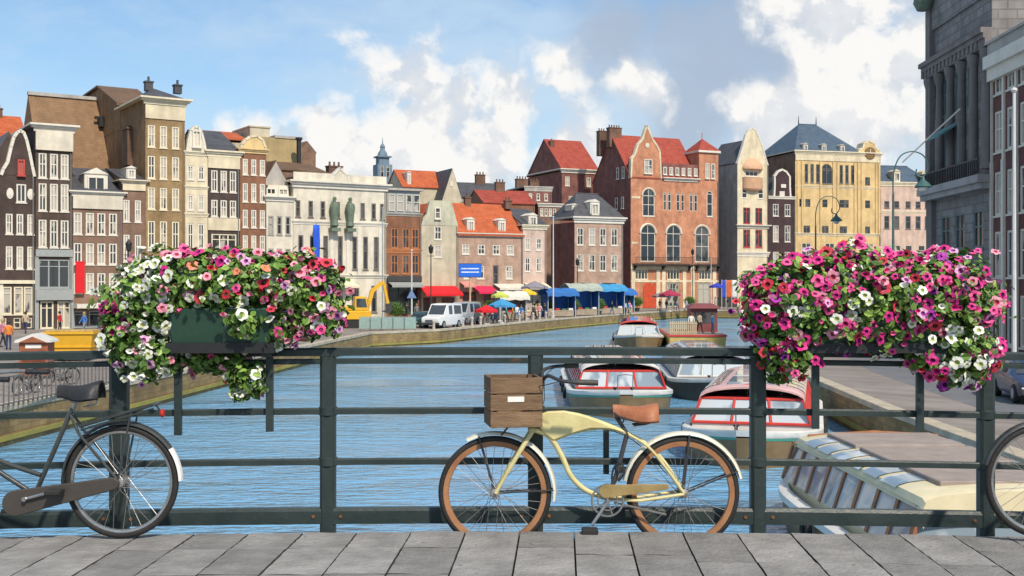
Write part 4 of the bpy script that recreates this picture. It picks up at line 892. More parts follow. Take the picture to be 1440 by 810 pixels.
fender(bk, 0, r1, r1 + .022, 12, 196, .026, BLK, 'rear_fender'); fender(bk, fx, r1, r1 + .022, -20, 165, .026, BLK, 'front_fender'); fender(bk, 0, r1, r1 + .0235, 0, 33, .028, WPL, 'fender_tip', 12)
q = hull_case(((30 - 173) / S1, r1 + (669 - 694) / S1), .075, ((166 - 173) / S1, r1), .036, -.085, -.045); q.build('chain_case', RUSTY, bk, bevel=.006)
q = MB(); q.tube([P1(46, 687, -.10), P1(90, 676, -.105)], .010, 8); q.tube([P1(46, 687, -.115), P1(46, 687, .11)], .014, 8); q.tube([P1(46, 687, .10), P1(2, 712, .10)], .010, 8); q.build('crank', CHR, bk, smooth=True)
for c, y in ((P1(92, 676), -.15), (P1(1, 713), .15)):
    q = MB(); q.box(c[0] - .045, c[0] + .045, y - .045, y + .045, c[2] - .012, c[2] + .012); q.build('pedal', RUB, bk, bevel=.004)
q = MB()
for y in (-.065, .065):
    q.tube([P1(120, 589, y), P1(222, 561, y)], .009, 6); q.tube([P1(193, 569, y), P1(186, 600, y), P1(173, 662, y)], .006, 6); q.tube([P1(122, 594, y), P1(214, 569, y)], .006, 6)
for k in range(4): q.tube([P1(130 + 30 * k, 586 - 8.2 * k, -.065), P1(130 + 30 * k, 586 - 8.2 * k, .065)], .006, 6)
q.tube([P1(222, 561, -.065), P1(223, 562, 0), P1(222, 561, .065)], .009, 6); q.tube([P1(150, 581, 0), P1(220, 562, 0)], .006, 6); q.tube([P1(222, 561), P1(229, 572)], .006, 6)
ca = q.build('carrier', BLK, bk, smooth=True)
c = P1(231, 574); q = MB(); q.lathe([(.022, -.008), (.027, 0), (.02, .012)], 12); q.build('reflector', REDP, ca, c, (0, R(90), 0))
saddle(bk, (116 - 173) / S1, r1 + (669 - 538) / S1, BLKL, .26, .11, 1)
q = MB(); q.tube([P1(105, 568), P1(112, 553)], .012, 8)
for y in (-.05, .05): q.tube(spline([P1(98, 549, y * .4), P1(112, 556, y), P1(132, 550, y), P1(134, 560, y), P1(124, 562, y * .8)]), .005, 6)
q.build('seat_post', CHR, bk, smooth=True)
q = MB(); q.tube([P1(-68, 568), P1(-72, 535)], .012, 8)
for y in (-1, 1): q.tube(spline([P1(-72, 537), P1(-76, 530, y * .12), P1(-55, 520, y * .25), P1(0, 516, y * .28), P1(20, 517, y * .28)]), .011, 8)
hb = q.build('handlebar', CHR, bk, smooth=True)
for y in (-.28, .28): q = MB(); q.tube([P1(12, 517, y), P1(46, 518, y)], .016, 8); q.build('grip', BLKL, hb, smooth=True)
q = MB(); q.lathe([(.02, 0), (.045, .03), (.05, .08), (.05, .09)], 14); q.build('headlight', CHR, bk, P1(-80, 575), (0, R(-90), 0), smooth=True)
c2 = copy_tree(bk); c2['label'] = 'dark city bicycle standing at the railing beside the magenta flower box'
xr = (1463 - CX) / F * 6.72 - fx; c2.location = (xr, 6.72, DECK + arch((1463 - CX) / F * 6.72) + .002); c2.rotation_euler = (0, math.atan(.0066 * 3.2), 0)
for o in (bk,): o.rotation_euler = (0, -math.atan(.0066 * 2.6), 0)

# ---- cream cruiser with wooden crate
S2 = 229.6; Y2 = 6.97; r2 = .348; GZ = DECK - .13; HUBR = (960, 691)
def P2(px, py, y=0.): return ((px - HUBR[0]) / S2, y, r2 + (HUBR[1] - py) / S2)
X2 = (HUBR[0] - CX) / F * Y2
ck = thing('bicycle', 'cream beach cruiser with tan rims and a wooden crate on the front', 'bicycle', (X2, Y2, GZ - .002))
wheel(ck, 0, r2, r2, .021, RUB, TANW, 32, 1.15); fxx = (696 - HUBR[0]) / S2; wheel(ck, fxx, r2, r2, .021, RUB, TANW, 32, 1.15)
q = MB()
q.tube(spline([P2(754, 588), P2(794, 580), P2(832, 588), P2(884, 609), P2(915, 628), P2(938, 654), P2(960, 690)]), .013, 10)
q.tube(spline([P2(748, 602), P2(772, 612), P2(790, 640), P2(803, 668), P2(824, 688), P2(853, 699)]), .0165, 10)
q.tube(spline([P2(778, 617), P2(811, 605), P2(852, 600), P2(882, 608)]), .012, 10)
q.tube([P2(759, 560), P2(746, 604)], .019, 10)
for y in (-.06, .06):
    q.tube([P2(853, 699, y * .6), P2(900, 700, y), P2(960, 691, y)], .010, 8); q.tube(spline([P2(884, 609, y * .4), P2(915, 630, y), P2(960, 690, y)]), .009, 8)
q.build('frame', CRMP, ck, smooth=True)
tk = [(754, 583), (770, 577), (794, 576), (820, 582), (850, 593), (878, 606), (852, 601), (830, 601), (811, 606), (795, 611), (778, 618), (765, 608), (753, 592)]
q = MB(); q.prism([((x - HUBR[0]) / S2, r2 + (HUBR[1] - y) / S2) for x, y in tk], -.024, .024, 'y'); q.build('tank', CRMP, ck, bevel=.008, smooth=True)
q = MB(); q.tube([P2(882, 607), P2(868, 662), P2(856, 697)], .0145, 10); q.tube([P2(884, 612), P2(859, 573)], .013, 10); q.build('seat_tube', DGREY, ck, smooth=True)
q = MB()
for y in (-.062, .062): q.tube(spline([P2(748, 604, y * .8), P2(733, 628, y), P2(715, 658, y), P2(697, 690, y)]), [.015] * 7 + [.014] * 6 + [.011] * 6, 8)
q.tube([P2(748, 603, -.06), P2(748, 603, .06)], .017, 8); q.build('fork', CRMP, ck, smooth=True)
fender(ck, fxx, r2, r2 + .026, -8, 118, .034, FEND, 'front_fender'); fender(ck, 0, r2, r2 + .026, 14, 168, .034, FEND, 'rear_fender')
q = MB()
for y in (-.03, .03): q.tube([(r_ * math.cos(R(84)), y, r2 + r_ * math.sin(R(84))) for r_ in (.02, .36)], .0065, 6); q.tube([(r_ * math.cos(R(22)), y, r2 + r_ * math.sin(R(22))) for r_ in (.02, .36)], .005, 6)
q.build('fender_stay', DGREY, ck, smooth=True); q = MB()
for y in (-.03, .03): q.tube([(fxx + r_ * math.cos(R(106)), y, r2 + r_ * math.sin(R(106))) for r_ in (.02, .36)], .006, 6); q.tube([(fxx + r_ * math.cos(R(3)), y, r2 + r_ * math.sin(R(3))) for r_ in (.02, .36)], .005, 6)
q.build('fender_stay', DGREY, ck, smooth=True)
sd_ = saddle(ck, (893 - 960) / S2, r2 + (691 - 577) / S2, LEATHER, .275, .115, 1, -.02)
q = MB()
for y in (-.05, .05): q.tube(spline([P2(862, 578, y * .4), P2(880, 587, y), P2(908, 584, y), P2(912, 592, y), P2(890, 596, y * .7)]), .006, 6)
q.tube(circ(.014, 14, 0., (P2(874, 590)[0], P2(874, 590)[2])), .004, 5, True); q.build('saddle_spring', DGREY, ck, smooth=True)
q = MB(); q.tube([P2(759, 562), P2(763, 533)], .012, 8)
q.tube(spline([P2(763, 534), P2(770, 524, -.16), P2(790, 529, -.29), P2(835, 531, -.30)]), .0115, 8); q.tube(spline([P2(763, 534), P2(764, 522, .1), P2(780, 517, .17), P2(812, 515, .19)]), .0115, 8)
hb = q.build('handlebar', DGREY, ck, smooth=True)
for a_, b_ in ((P2(806, 530, -.296), P2(836, 531, -.30)), (P2(796, 516, .18), P2(816, 515, .19))):
    q = MB(); q.tube([a_, b_], .017, 10); q.build('grip', RUSTY, hb, smooth=True)
q = MB(); q.tube(circ(.095, 32, -.075, (P2(853, 699)[0], P2(853, 699)[2])), .007, 5, True); q.tube(circ(.06, 24, -.075, (P2(853, 699)[0], P2(853, 699)[2])), .005, 5, True)
for k in range(5): a = 2 * math.pi * k / 5; c = P2(853, 699); q.tube([(c[0], -.075, c[2]), (c[0] + .095 * math.cos(a), -.075, c[2] + .095 * math.sin(a))], .005, 5)
q.build('chainring', CHR, ck, smooth=True)
q = hull_case((P2(850, 696)[0], P2(850, 696)[2] + .045), .04, (P2(934, 684)[0], P2(934, 684)[2] + .02), .016, -.098, -.084); q.build('chain_guard', mk('guard_gold', (.36, .26, .11), .4, .3, 6, .1, metal=.3), ck, bevel=.004)
q = MB(); q.tube([P2(853, 699, -.11), P2(830, 732, -.115)], .010, 8); q.tube([P2(853, 699, -.12), P2(853, 699, .10)], .013, 8); q.tube([P2(853, 699, .09), P2(876, 666, .09)], .010, 8); q.build('crank', CHR, ck, smooth=True)
for c, y in ((P2(827, 737), -.16), (P2(878, 663), .12)):
    q = MB(); q.box(c[0] - .048, c[0] + .048, y - .045, y + .045 if y < 0 else y + .02, c[2] - .014, c[2] + .014); q.build('pedal', RUB, ck, rot=(0, 0, 0), bevel=.004)
q = MB(); q.tube([P2(862, 703, -.05), P2(934, 718, -.09)], .007, 6); q.build('kickstand', CHR, ck)
q = MB(); q.tube(spline([P2(868, 672, -.07), P2(876, 660, -.08), P2(872, 648, -.06), P2(862, 655, -.05), P2(860, 675, -.06), P2(872, 690, -.07)]), .007, 6); q.build('chain_lock', BLKL, ck, smooth=True)
q = MB(); q.tube(spline([P2(800, 527, -.27), P2(770, 505 + 30, -.2), P2(752, 545, -.12), P2(748, 590, -.06)]), .0028, 5); q.build('brake_cable', BLKL, ck, smooth=True)
q = MB(); q.tube(spline([P2(786, 516, .17), P2(768, 528, .08), P2(766, 560, .04), P2(770, 585, .03), P2(880, 612, .03), P2(940, 668, .05)]), .0028, 5); q.build('brake_cable', BLKL, ck, smooth=True)
# crate of separate boards, turned a little with the handlebar
cw, cd, ch = .315, .30, .305; cz = P2(0, 596)[2]; cxm = P2(721, 0)[0]
bs = MB(); bs.box(-cw / 2 + .014, cw / 2 - .014, -cd / 2 + .014, cd / 2 - .014, 0.002, .012); crate = bs.build('crate', CRATEW, ck, (cxm, -.02, cz), (0, 0, R(9)))
for s_ in range(4):
    for k in range(3):
        wd = (cw if s_ % 2 == 0 else cd - .026); g = MB(); zz0 = .004 + k * (ch / 3); hh_ = ch / 3 - .008
        g.box(-wd / 2, wd / 2, -.006, .006, zz0, zz0 + hh_)
        off = (cd / 2 if s_ % 2 == 0 else cw / 2) - .0065; a = s_ * math.pi / 2
        g.build('board', CRATEW, crate, (math.sin(a) * off, -math.cos(a) * off, 0), (0, 0, a), bevel=.002)
for sx in (-1, 1):
    for sy in (-1, 1): g = MB(); g.box(sx * (cw / 2 - .03) - .014, sx * (cw / 2 - .03) + .014, sy * (cd / 2 - .025) - .011, sy * (cd / 2 - .025) + .011, .002, ch - .004); g.build('corner_post', CRATEW, crate)
g = MB(); g.box(-.055, .045, -cd / 2 - .0035, -cd / 2 + .001, .158, .190); g.build('paper_label', mk('paper_white', (.72, .70, .66), .8, .08), crate)
g = MB(); g.tube([(.12, 0, .0), (cw / 2 - .02, .02, -.03), (P2(756, 0)[0] - cxm, .02, P2(0, 572)[2] - cz)], .007, 6); g.tube([(-.02, 0, .0), (P2(700, 0)[0] - cxm + .02, -.0, -.06)], .006, 6); g.build('crate_bracket', DGREY, crate)

# ================================================================ FLOWER PLANTERS
LF = [mk('leaf_deep', (.045, .10, .018), .5, .3, 9, .05, c2=(.085, .165, .03)), mk('leaf_mid', (.10, .20, .03), .5, .3, 9, .05, c2=(.16, .28, .05)), mk('leaf_light', (.21, .34, .06), .5, .25, 9, .05, c2=(.30, .43, .10))]
PET = {}
def petal(name, c, thr, c2=None):
    a = mk('petal_' + name, c, .6, .18, 30, .05, rnd=.18, c2=c2, sub=.0); t = mk('throat_' + name, thr, .6, .1)
    mes = []
    for v in range(2):
        q = MB(); rr = random.Random(v + len(PET) * 7); N = 15
        ring0 = [(.0055 * math.cos(2 * math.pi * k / N), .0055 * math.sin(2 * math.pi * k / N), -.016) for k in range(N)]
        ring1 = [(.017 * math.cos(2 * math.pi * k / N), .017 * math.sin(2 * math.pi * k / N), .0) for k in range(N)]
        rim = []
        for k in range(N):
            a_ = 2 * math.pi * k / N; lob = 1 - .17 * (1 if k % 3 == 0 else 0) + rr.uniform(-.05, .05); R_ = .041 * lob
            rim.append((R_ * math.cos(a_), R_ * math.sin(a_), rr.uniform(-.008, .007)))
        for A_, B_, mi in ((ring0, ring1, 1), (ring1, rim, 0)):
            for k in range(N): j = (k + 1) % N; q.quad([A_[k], B_[k], B_[j], A_[j]], mi)
        q.quad(ring0, 1)
        mes.append(q.mesh('blossom', [a, t], smooth=True))
    for v in range(2):      # half-closed and drooping blooms
        q = MB(); rr = random.Random(v + 50); N = 10
        rings = [[(r_ * (1 + .12 * rr.uniform(-1, 1)) * math.cos(2 * math.pi * k / N), r_ * (1 + .12 * rr.uniform(-1, 1)) * (.75 if v else 1) * math.sin(2 * math.pi * k / N), z_ + rr.uniform(-.004, .004)) for k in range(N)] for r_, z_ in ((.004, -.03), (.010, -.008), (.020, .008), (.027 if v else .017, .026 if not v else .012))]
        for A_, B_ in zip(rings, rings[1:]):
            for k in range(N): j = (k + 1) % N; q.quad([A_[k], A_[j], B_[j], B_[k]])
        mes.append(q.mesh('blossom', [a, t], smooth=True))
    PET[name] = mes
petal('white', (.66, .68, .58), (.42, .46, .16), (.80, .80, .74)); petal('magenta', (.50, .01, .16), (.14, .0, .07), (.68, .03, .26)); petal('hotpink', (.68, .05, .22), (.30, .01, .10), (.80, .12, .34))
petal('rose', (.66, .20, .30), (.45, .06, .10), (.78, .36, .44)); petal('lilac', (.60, .26, .50), (.28, .05, .26), (.74, .45, .62)); petal('crimson', (.50, .015, .04), (.12, .01, .01), (.62, .05, .08)); petal('purple', (.26, .01, .24), (.05, 0, .06), (.40, .04, .36)); petal('coral', (.68, .16, .12), (.6, .3, .05), (.78, .28, .2))
PLG = mk('planter_green', (.022, .062, .040), .45, .2, 3, .1, spec=.5)
def planter(label, cpx, box, blobs, hole, pick, seed, brk, nleaf=6500, nbl=295, extra=0):
    rr = random.Random(seed); Yc = RY - .06; k = Yc / F
    x0 = (cpx - CX) * k; z0 = EYE - (487 - HY) * k; t = thing('flower_planter', label, 'planter', (x0, Yc, z0))
    xa, xb = (box[0] - cpx) * k, (box[2] - cpx) * k; zb = -(box[1] - 487) * k
    q = MB(); q.hexa([(xa + .03, -.13, 0), (xb - .03, -.13, 0), (xb - .03, .13, 0), (xa + .03, .13, 0), (xa, -.17, zb), (xb, -.17, zb), (xb, .17, zb), (xa, .17, zb)]); q.build('box', PLG, t, bevel=.012)
    q = MB(); q.box(xa + .0, xb - .0, -.15, .15, -.034, -.004)
    for s_ in (-.15, .14): q.box(xa, xb, s_, s_ + .012, -.004, .03)
    q.build('tray', IRON, t)
    for px, yb in brk:
        x = (px - cpx) * k; q = MB(); zb2 = EYE - (yb - HY) * k - z0; q.box(x - .022, x + .022, -.008, .022, zb2, -.03); q.box(x - .03, x + .03, -.10, .16, -.06, -.034); q.build('bracket', GREENM, t)
    wsum = [b_[2] * b_[3] for b_ in blobs]
    def sample(lo, hi, front):
        while True:
            b_ = rr.choices(blobs, wsum)[0]; a = rr.uniform(0, 2 * math.pi); ph = rr.uniform(-1, 1); s_ = math.sqrt(1 - ph * ph); d = Vector((s_ * math.cos(a), ph, s_ * math.sin(a)))
            if d.y > front: continue
            lump = 1 + .13 * math.sin(5.1 * math.atan2(d.z, d.x) + b_[0]) + .09 * math.sin(9.3 * math.atan2(d.z, d.x) + b_[1])
            rad = rr.uniform(lo, hi) * lump + (rr.uniform(.03, .26) if rr.random() < .15 else 0); dy = min(.27, .09 + .0034 * min(b_[2], b_[3]))
            px, py, y = b_[0] + d.x * b_[2] * rad, b_[1] - d.z * b_[3] * rad, d.y * dy * rad - (b_[4] if len(b_) > 4 else 0)
            # stay off anything lying inside another blob's core
            if any(((px - c[0]) / c[2]) ** 2 + ((py - c[1]) / c[3]) ** 2 + (y / .25) ** 2 < .5 for c in blobs if c is not b_) and rr.random() < .75: continue
            if hole and hole[0] < px < hole[2] and hole[1] < py < hole[3] and y < .12: continue
            if abs(y) < .15 and box[0] < px < box[2] and box[1] < py < 487: continue
            n = Vector((d.x / b_[2] * 60, d.y * 1.2, d.z / b_[3] * 60)).normalized()
            return px, py, Vector(((px - cpx) * k, y, -(py - 487) * k)), n
    q = MB()
    for i in range(nleaf):
        px, py, p, n = sample(.45, 1.04, .75); n = (n + Vector((rr.uniform(-.8, .8), rr.uniform(-.8, .8), rr.uniform(-.3, 1.)))).normalized(); u = n.orthogonal().normalized(); u.rotate(Matrix.Rotation(rr.uniform(0, 6.28), 3, n)); v = n.cross(u)
        L_ = rr.uniform(.028, .066); w = L_ * rr.uniform(.28, .42); mi = rr.choices((0, 1, 2), (4, 5, 2.4))[0]; i0 = len(q.v); f_ = n * w * .35
        q.v += [tuple(p - u * L_ * .5), tuple(p - u * L_ * .05 + v * w + f_), tuple(p + u * L_ * .3 + v * w * .7 + f_), tuple(p + u * L_ * .55), tuple(p + u * L_ * .3 - v * w * .7 + f_), tuple(p - u * L_ * .05 - v * w + f_), tuple(p + u * L_ * .1)]
        q.f += [(i0, i0 + 6, i0 + 2, i0 + 1), (i0 + 6, i0 + 3, i0 + 2), (i0, i0 + 5, i0 + 4, i0 + 6), (i0 + 6, i0 + 4, i0 + 3)]; q.m += [mi] * 4
    o = q.build('foliage', LF, t); o['kind'] = 'stuff'
    q = MB()
    for i in range(70):
        px, py, p, n = sample(.8, 1.0, .2); q.tube(spline([p * .55 + Vector((0, 0, .03)), p * .8 + Vector((0, 0, .05)), p], 3), .0022, 4, cap=False)
    o = q.build('stem_tangle', LF[0], t); o['kind'] = 'stuff'
    pts = []; tries = 0
    while len(pts) < nbl and tries < 60000:
        tries += 1
        px, py, p, n = sample(.93, 1.1, .18)
        if any((p - o_[0]).length < .036 for o_ in pts): continue
        pts.append((p, n, px, py))
    if extra:
        mass = {}
        for i in range(extra):
            px, py, p, n = sample(.9, 1.08, .1); c = pick(px, py, rr); n = (n + Vector((rr.uniform(-.9, .9), rr.uniform(-1.2, .1), rr.uniform(-.6, .9)))).normalized(); me_ = rr.choices(PET[c], (4, 4, 1, 2))[0]
            q = mass.setdefault(c, MB()); Q = n.to_track_quat('Z', 'Y'); s_ = rr.uniform(.65, 1.05); i0 = len(q.v); q.v += [tuple(p + Q @ (v.co * s_)) for v in me_.vertices]
            for f in me_.polygons: q.f.append(tuple(i0 + k_ for k_ in f.vertices)); q.m.append(f.material_index)
        for c, q in mass.items(): o = q.build('blossom_mass', [PET[c][0].materials[0], PET[c][0].materials[1]], t, smooth=True); o['kind'] = 'stuff'
    for p, n, px, py in pts:
        c = pick(px, py, rr)
        n = (n + Vector((rr.uniform(-.9, .9), rr.uniform(-1.2, .1), rr.uniform(-.6, .9)))).normalized()
        o = place('blossom', rr.choices(PET[c], (4, 4, 1.3, 2))[0], t, p + n * .012, n.to_track_quat('Z', 'Y').to_euler()); s_ = rr.uniform(.6, 1.08); o.scale = (s_, s_ * rr.uniform(.8, 1.), s_)
    return t
def near(px, py, x, y, r): return (px - x) ** 2 + (py - y) ** 2 < r * r
def pickL(px, py, r):
    if near(px, py, 172, 440, 24): return r.choice(['magenta', 'hotpink', 'magenta'])
    if near(px, py, 315, 455, 22): return r.choice(['lilac', 'rose'])
    if near(px, py, 360, 455, 34): return 'white'
    if px < 245: return r.choices(['white', 'rose', 'lilac', 'coral'], (8, .9, .7, .1))[0]
    if py < 385: return r.choices(['hotpink', 'rose', 'crimson', 'lilac', 'coral', 'magenta', 'white'], (4, 4, 2.5, 2.2, .6, 2, 1.2))[0]
    if px > 400: return r.choices(['rose', 'hotpink', 'lilac', 'white', 'coral', 'crimson'], (4, 3, 3, 2.5, .3, 1))[0]
    return r.choices(['white', 'rose', 'coral', 'crimson', 'hotpink'], (5, 2.2, .4, 1.2, 1))[0]
def pickR(px, py, r):
    if near(px, py, 1120, 445, 24) or near(px, py, 1205, 432, 24) or near(px, py, 1265, 410, 16) or near(px, py, 1345, 495, 42): return r.choices(['white', 'rose', 'hotpink'], (8, 1, 1))[0]
    if near(px, py, 1080, 490, 30): return r.choice(['purple', 'magenta', 'lilac', 'crimson'])
    if near(px, py, 1335, 540, 22): return 'purple'
    if px > 1330 and py < 460: return r.choices(['hotpink', 'lilac', 'rose', 'magenta'], (5, 3, 3, 2))[0]
    return r.choices(['magenta', 'hotpink', 'crimson', 'rose', 'white', 'lilac', 'purple'], (7, 5, 2.2, 1.6, 1.5, 1.2, .8))[0]
planter('green flower box with mostly white and rose petunias, box face showing', 318, (243, 432, 392, 487),
        [(318, 398, 140, 44), (212, 420, 60, 52), (432, 412, 52, 46), (186, 470, 38, 48), (218, 500, 42, 32), (350, 378, 105, 27), (445, 450, 40, 26), (255, 392, 60, 42), (300, 505, 55, 20, -.1), (345, 530, 26, 22), (362, 535, 11, 26), (338, 556, 9, 9), (395, 455, 28, 34), (352, 452, 26, 22, .12), (172, 440, 25, 30)],
        (250, 436, 328, 492), pickL, 11, ((250, 612), (379, 607)), 9500, 290, 110)
planter('overflowing flower box of magenta and hot pink petunias hiding its box', 1228, (1120, 445, 1340, 487),
        [(1130, 430, 80, 66), (1230, 418, 105, 64), (1328, 420, 74, 62), (1086, 455, 38, 42), (1180, 390, 75, 34), (1290, 386, 66, 30), (1108, 500, 36, 30), (1346, 490, 50, 48), (1255, 465, 85, 30), (1325, 366, 24, 16), (1295, 502, 28, 20), (1080, 405, 28, 30), (1092, 525, 14, 12), (1330, 534, 12, 12)],
        None, pickR, 23, ((1147, 603), (1294, 607)), 9500, 298, 420)

# ================================================================ BOATS
HOLIVE = mk('hull_olive', (.16, .105, .05), .5, .3, 1.2, .1, streak=.3, c2=(.27, .18, .085))
HDARK = mk('hull_dark', (.05, .05, .045), .5, .3, 1.2, .1); BWHITE = mk('boat_white', (.66, .64, .60), .45, .1, 2, .05, streak=.2); BCREAM = mk('boat_cream', (.66, .58, .38), .45, .12, 2, .05, streak=.15)
BRED = mk('boat_red', (.55, .05, .04), .45, .15); BTEAL = mk('boat_teal', (.06, .30, .22), .45, .15); BWOOD = mk('boat_wood', (.30, .12, .05), .45, .3, 3, .1); BDECK = mk('boat_deck', (.25, .20, .17), .8, .2, 2, .2, c2=(.34, .28, .25)); BPINK = mk('boat_pink', (.58, .36, .34), .4, .15)
HYEL = mk('hull_yellow', (.66, .45, .14), .5, .15, 1.5, .05, streak=.2)
def boat(label, bowx, bowy, rz, L=16., W=4.2, hull=HOLIVE, gun=BWHITE, cab=BWHITE, pil=BRED, roofm=BWHITE, deckm=BDECK, cabin=(.16, .86), bow_taper=.22, nwin=9, top=2.1, gh=.85, flatroof=False, stern_taper=.12, stripe=None, endpanel=None):
    # local x runs from stern (0) to bow (L); the empty sits on the waterline at midships
    t = thing('tour_boat', label, 'boat', (bowx, bowy, 0), rz, 'tour boats moored on the canal')
    def hw(u):
        w = 1.
        if u > 1 - bow_taper: s_ = (u - 1 + bow_taper) / bow_taper; w = max(.06, (1 - s_ ** 2.2)) ** .75
        if u < stern_taper: s_ = 1 - u / stern_taper; w = max(.5, 1 - .35 * s_ ** 2)
        return W / 2 * w
    N = 36; us = [i / N for i in range(N + 1)]; X = lambda u: -L + u * L
    gz = lambda u: gh + .28 * max(0, (u - .7) / .3) ** 2 + .08 * max(0, (.15 - u) / .15)
    q = MB(); ring = [[(X(u), s_ * hw(u) * k_, z) for u in us] for s_, k_, z in ()]
    def line(s_, k_, f): return [(X(u) + (0.25 * (f(u) + .1) * max(0, (u - .85) / .15)), s_ * hw(u) * k_, f(u)) for u in us]
    A = [line(-1, .86, lambda u: -.5), line(-1, .97, lambda u: .12), line(-1, 1.0, lambda u: gz(u) - .2)]; B = [line(1, 1.0, lambda u: gz(u) - .2), line(1, .97, lambda u: .12), line(1, .86, lambda u: -.5)]
    q.grid(A, flip=True); q.grid(B, flip=True)
    q.grid([B[2], A[0]], flip=True); q.quad([l[0] for l in A + B]); q.quad([l[-1] for l in A + B][::-1]); q.build('hull', hull, t, smooth=True)
    q = MB()
    for s_ in (-1, 1):
        q.grid([line(s_, 1.0, lambda u: gz(u) - .2), line(s_, 1.035, lambda u: gz(u) - .16), line(s_, 1.035, lambda u: gz(u) - .02), line(s_, 1.0, lambda u: gz(u) + .02), line(s_, .93, lambda u: gz(u) + .02), line(s_, .93, lambda u: gz(u) - .14)], flip=s_ < 0)
    e = [line(s_, k_, f)[-1] for s_, k_, f in ((-1, 1.035, lambda u: gz(u) - .16), (1, 1.035, lambda u: gz(u) - .16), (1, 1.0, lambda u: gz(u) + .02), (-1, 1.0, lambda u: gz(u) + .02))]; q.quad(e)
    e = [line(s_, k_, f)[0] for s_, k_, f in ((-1, 1.035, lambda u: gz(u) - .16), (1, 1.035, lambda u: gz(u) - .16), (1, 1.0, lambda u: gz(u) + .02), (-1, 1.0, lambda u: gz(u) + .02))]; q.quad(e[::-1])
    q.build('gunwale', gun, t, smooth=True)
    q = MB(); q.grid([line(-1, .95, lambda u: gz(u) - .1), line(1, .95, lambda u: gz(u) - .1)], flip=True); q.build('deck', deckm, t)
    xa, xb = -L + cabin[0] * L, -L + cabin[1] * L; cw = W / 2 * .86; z0 = gh - .12; zs = top - .42; cwt = cw * .86
    # lower cabin wall
    q = MB(); q.hexa([(xa, -cw, z0), (xb, -cw, z0), (xb, cw, z0), (xa, cw, z0), (xa, -cw, z0 + .28), (xb, -cw, z0 + .28), (xb, cw, z0 + .28), (xa, cw, z0 + .28)]); q.build('cabin_wall', cab, t)
    zl = z0 + .28
    # windows: one pane and one pillar each
    st = (xb - xa) / nwin
    for s_ in (-1, 1):
        g = MB(); g.quad([(.05, 0, 0), (st - .05, 0, 0), (st - .05, -s_ * (cw - cwt), zs - zl), (.05, -s_ * (cw - cwt), zs - zl)][::(1 if s_ < 0 else -1)]); gm = g.mesh('window', GLASS_BOAT)
        pm = MB(); pm.hexa([(-.06, s_ * -.03, -.02), (.06, s_ * -.03, -.02), (.06, s_ * .035, -.02), (-.06, s_ * .035, -.02)] + [(x_, y_ - s_ * (cw - cwt), zs - zl + .02) for x_, y_ in ((-.06, s_ * -.03), (.06, s_ * -.03), (.06, s_ * .035), (-.06, s_ * .035))]); pmm = pm.mesh('pillar', pil)
        for k in range(nwin): place('window', gm, t, (xa + k * st, s_ * cw, zl))
        for k in range(nwin + 1): place('pillar', pmm, t, (xa + k * st, s_ * cw, zl))
    for xx, s_, inw in ((xb, 1, -.35), (xa, -1, .12)):
        for k in range(3):
            ya, yb = -cw + 2 * cw * k / 3 + .05, -cw + 2 * cw * (k + 1) / 3 - .05; f = cwt / cw; g = MB(); pts = [(xx, ya, zl), (xx, yb, zl), (xx + inw, yb * f, zs), (xx + inw, ya * f, zs)]; g.quad(pts[::s_]); g.build('windshield', GLASS_BOAT, t)
        g = MB()
        for k in range(4):
            y_ = -cw + 2 * cw * k / 3; f = cwt / cw; g.tube([(xx, y_, zl - .02), (xx + inw, y_ * f, zs + .02)], .045, 6)
        g.tube([(xx + .01 * s_, -cw, zl), (xx + .01 * s_, cw, zl)], .05, 6); g.tube([(xx + inw, -cwt, zs), (xx + inw, cwt, zs)], .05, 6); g.build('windshield_frame', pil, t)
    # roof: curved shell with a flat hatch panel
    n = 12; rows = []; ra, rb_ = xa - .15, xb - .2
    rise = .42 if not flatroof else .26
    def rp(x, a, dz=0): y = -cwt * 1.04 * math.cos(a); return (x, y, zs + .02 + rise * math.sin(a) ** (.55 if flatroof else .8) + dz)
    xsr = [ra, ra + .12] + [ra + (rb_ - ra) * k / 8 for k in range(1, 8)] + [rb_ - .12, rb_]
    q = MB(); up = [[rp(x, math.pi * k / n, -.05 if i in (0, len(xsr) - 1) else 0) for k in range(n + 1)] for i, x in enumerate(xsr)]; q.grid(up, flip=True)
    q.grid([[(p[0], p[1], p[2] - .06) for p in r] for r in up])
    for r, fl in ((up[0], 0), (up[-1], 1)):
        q.grid([r, [(p[0], p[1], p[2] - .06) for p in r]], flip=bool(fl))
    ro = q.build('roof', roofm, t, smooth=True)
    for k in range(3):
        x0_, x1_ = ra + .5 + (rb_ - ra - 1) * k / 3 + .12, ra + .5 + (rb_ - ra - 1) * (k + 1) / 3 - .12; q = MB(); hw_ = cwt * (.70 if flatroof else .5); q.box(x0_, x1_, -hw_, hw_, zs + rise * .8, zs + rise + .06); q.build('roof_hatch', deckm if flatroof else GLASS_BOAT, ro, bevel=.015)
    q = MB(); q.tube([(rb_ - .3, -cwt * .9, zs + .2), (rb_ - .28, 0, zs + rise + .02), (rb_ - .3, cwt * .9, zs + .2)], .045, 6); q.build('roof_rib', pil, ro)
    for k in range(nwin):
        for s_ in (0, 1):
            x0_, x1_ = xa + k * st + .1, xa + (k + 1) * st - .1
            if x1_ > rb_ - .4 or x0_ < ra + .3: continue
            g = MB(); aa = [math.pi * f for f in (.05, .10, .16, .22, .28)]; aa = [math.pi - a for a in aa] if s_ else aa
            g.grid([[(p[0], p[1] * 1.012, p[2] + .012) for p in (rp(x, a) for x in (x0_, x1_))] for a in aa], flip=bool(s_)); g.build('roof_pane', GLASS_BOAT, ro, smooth=True)
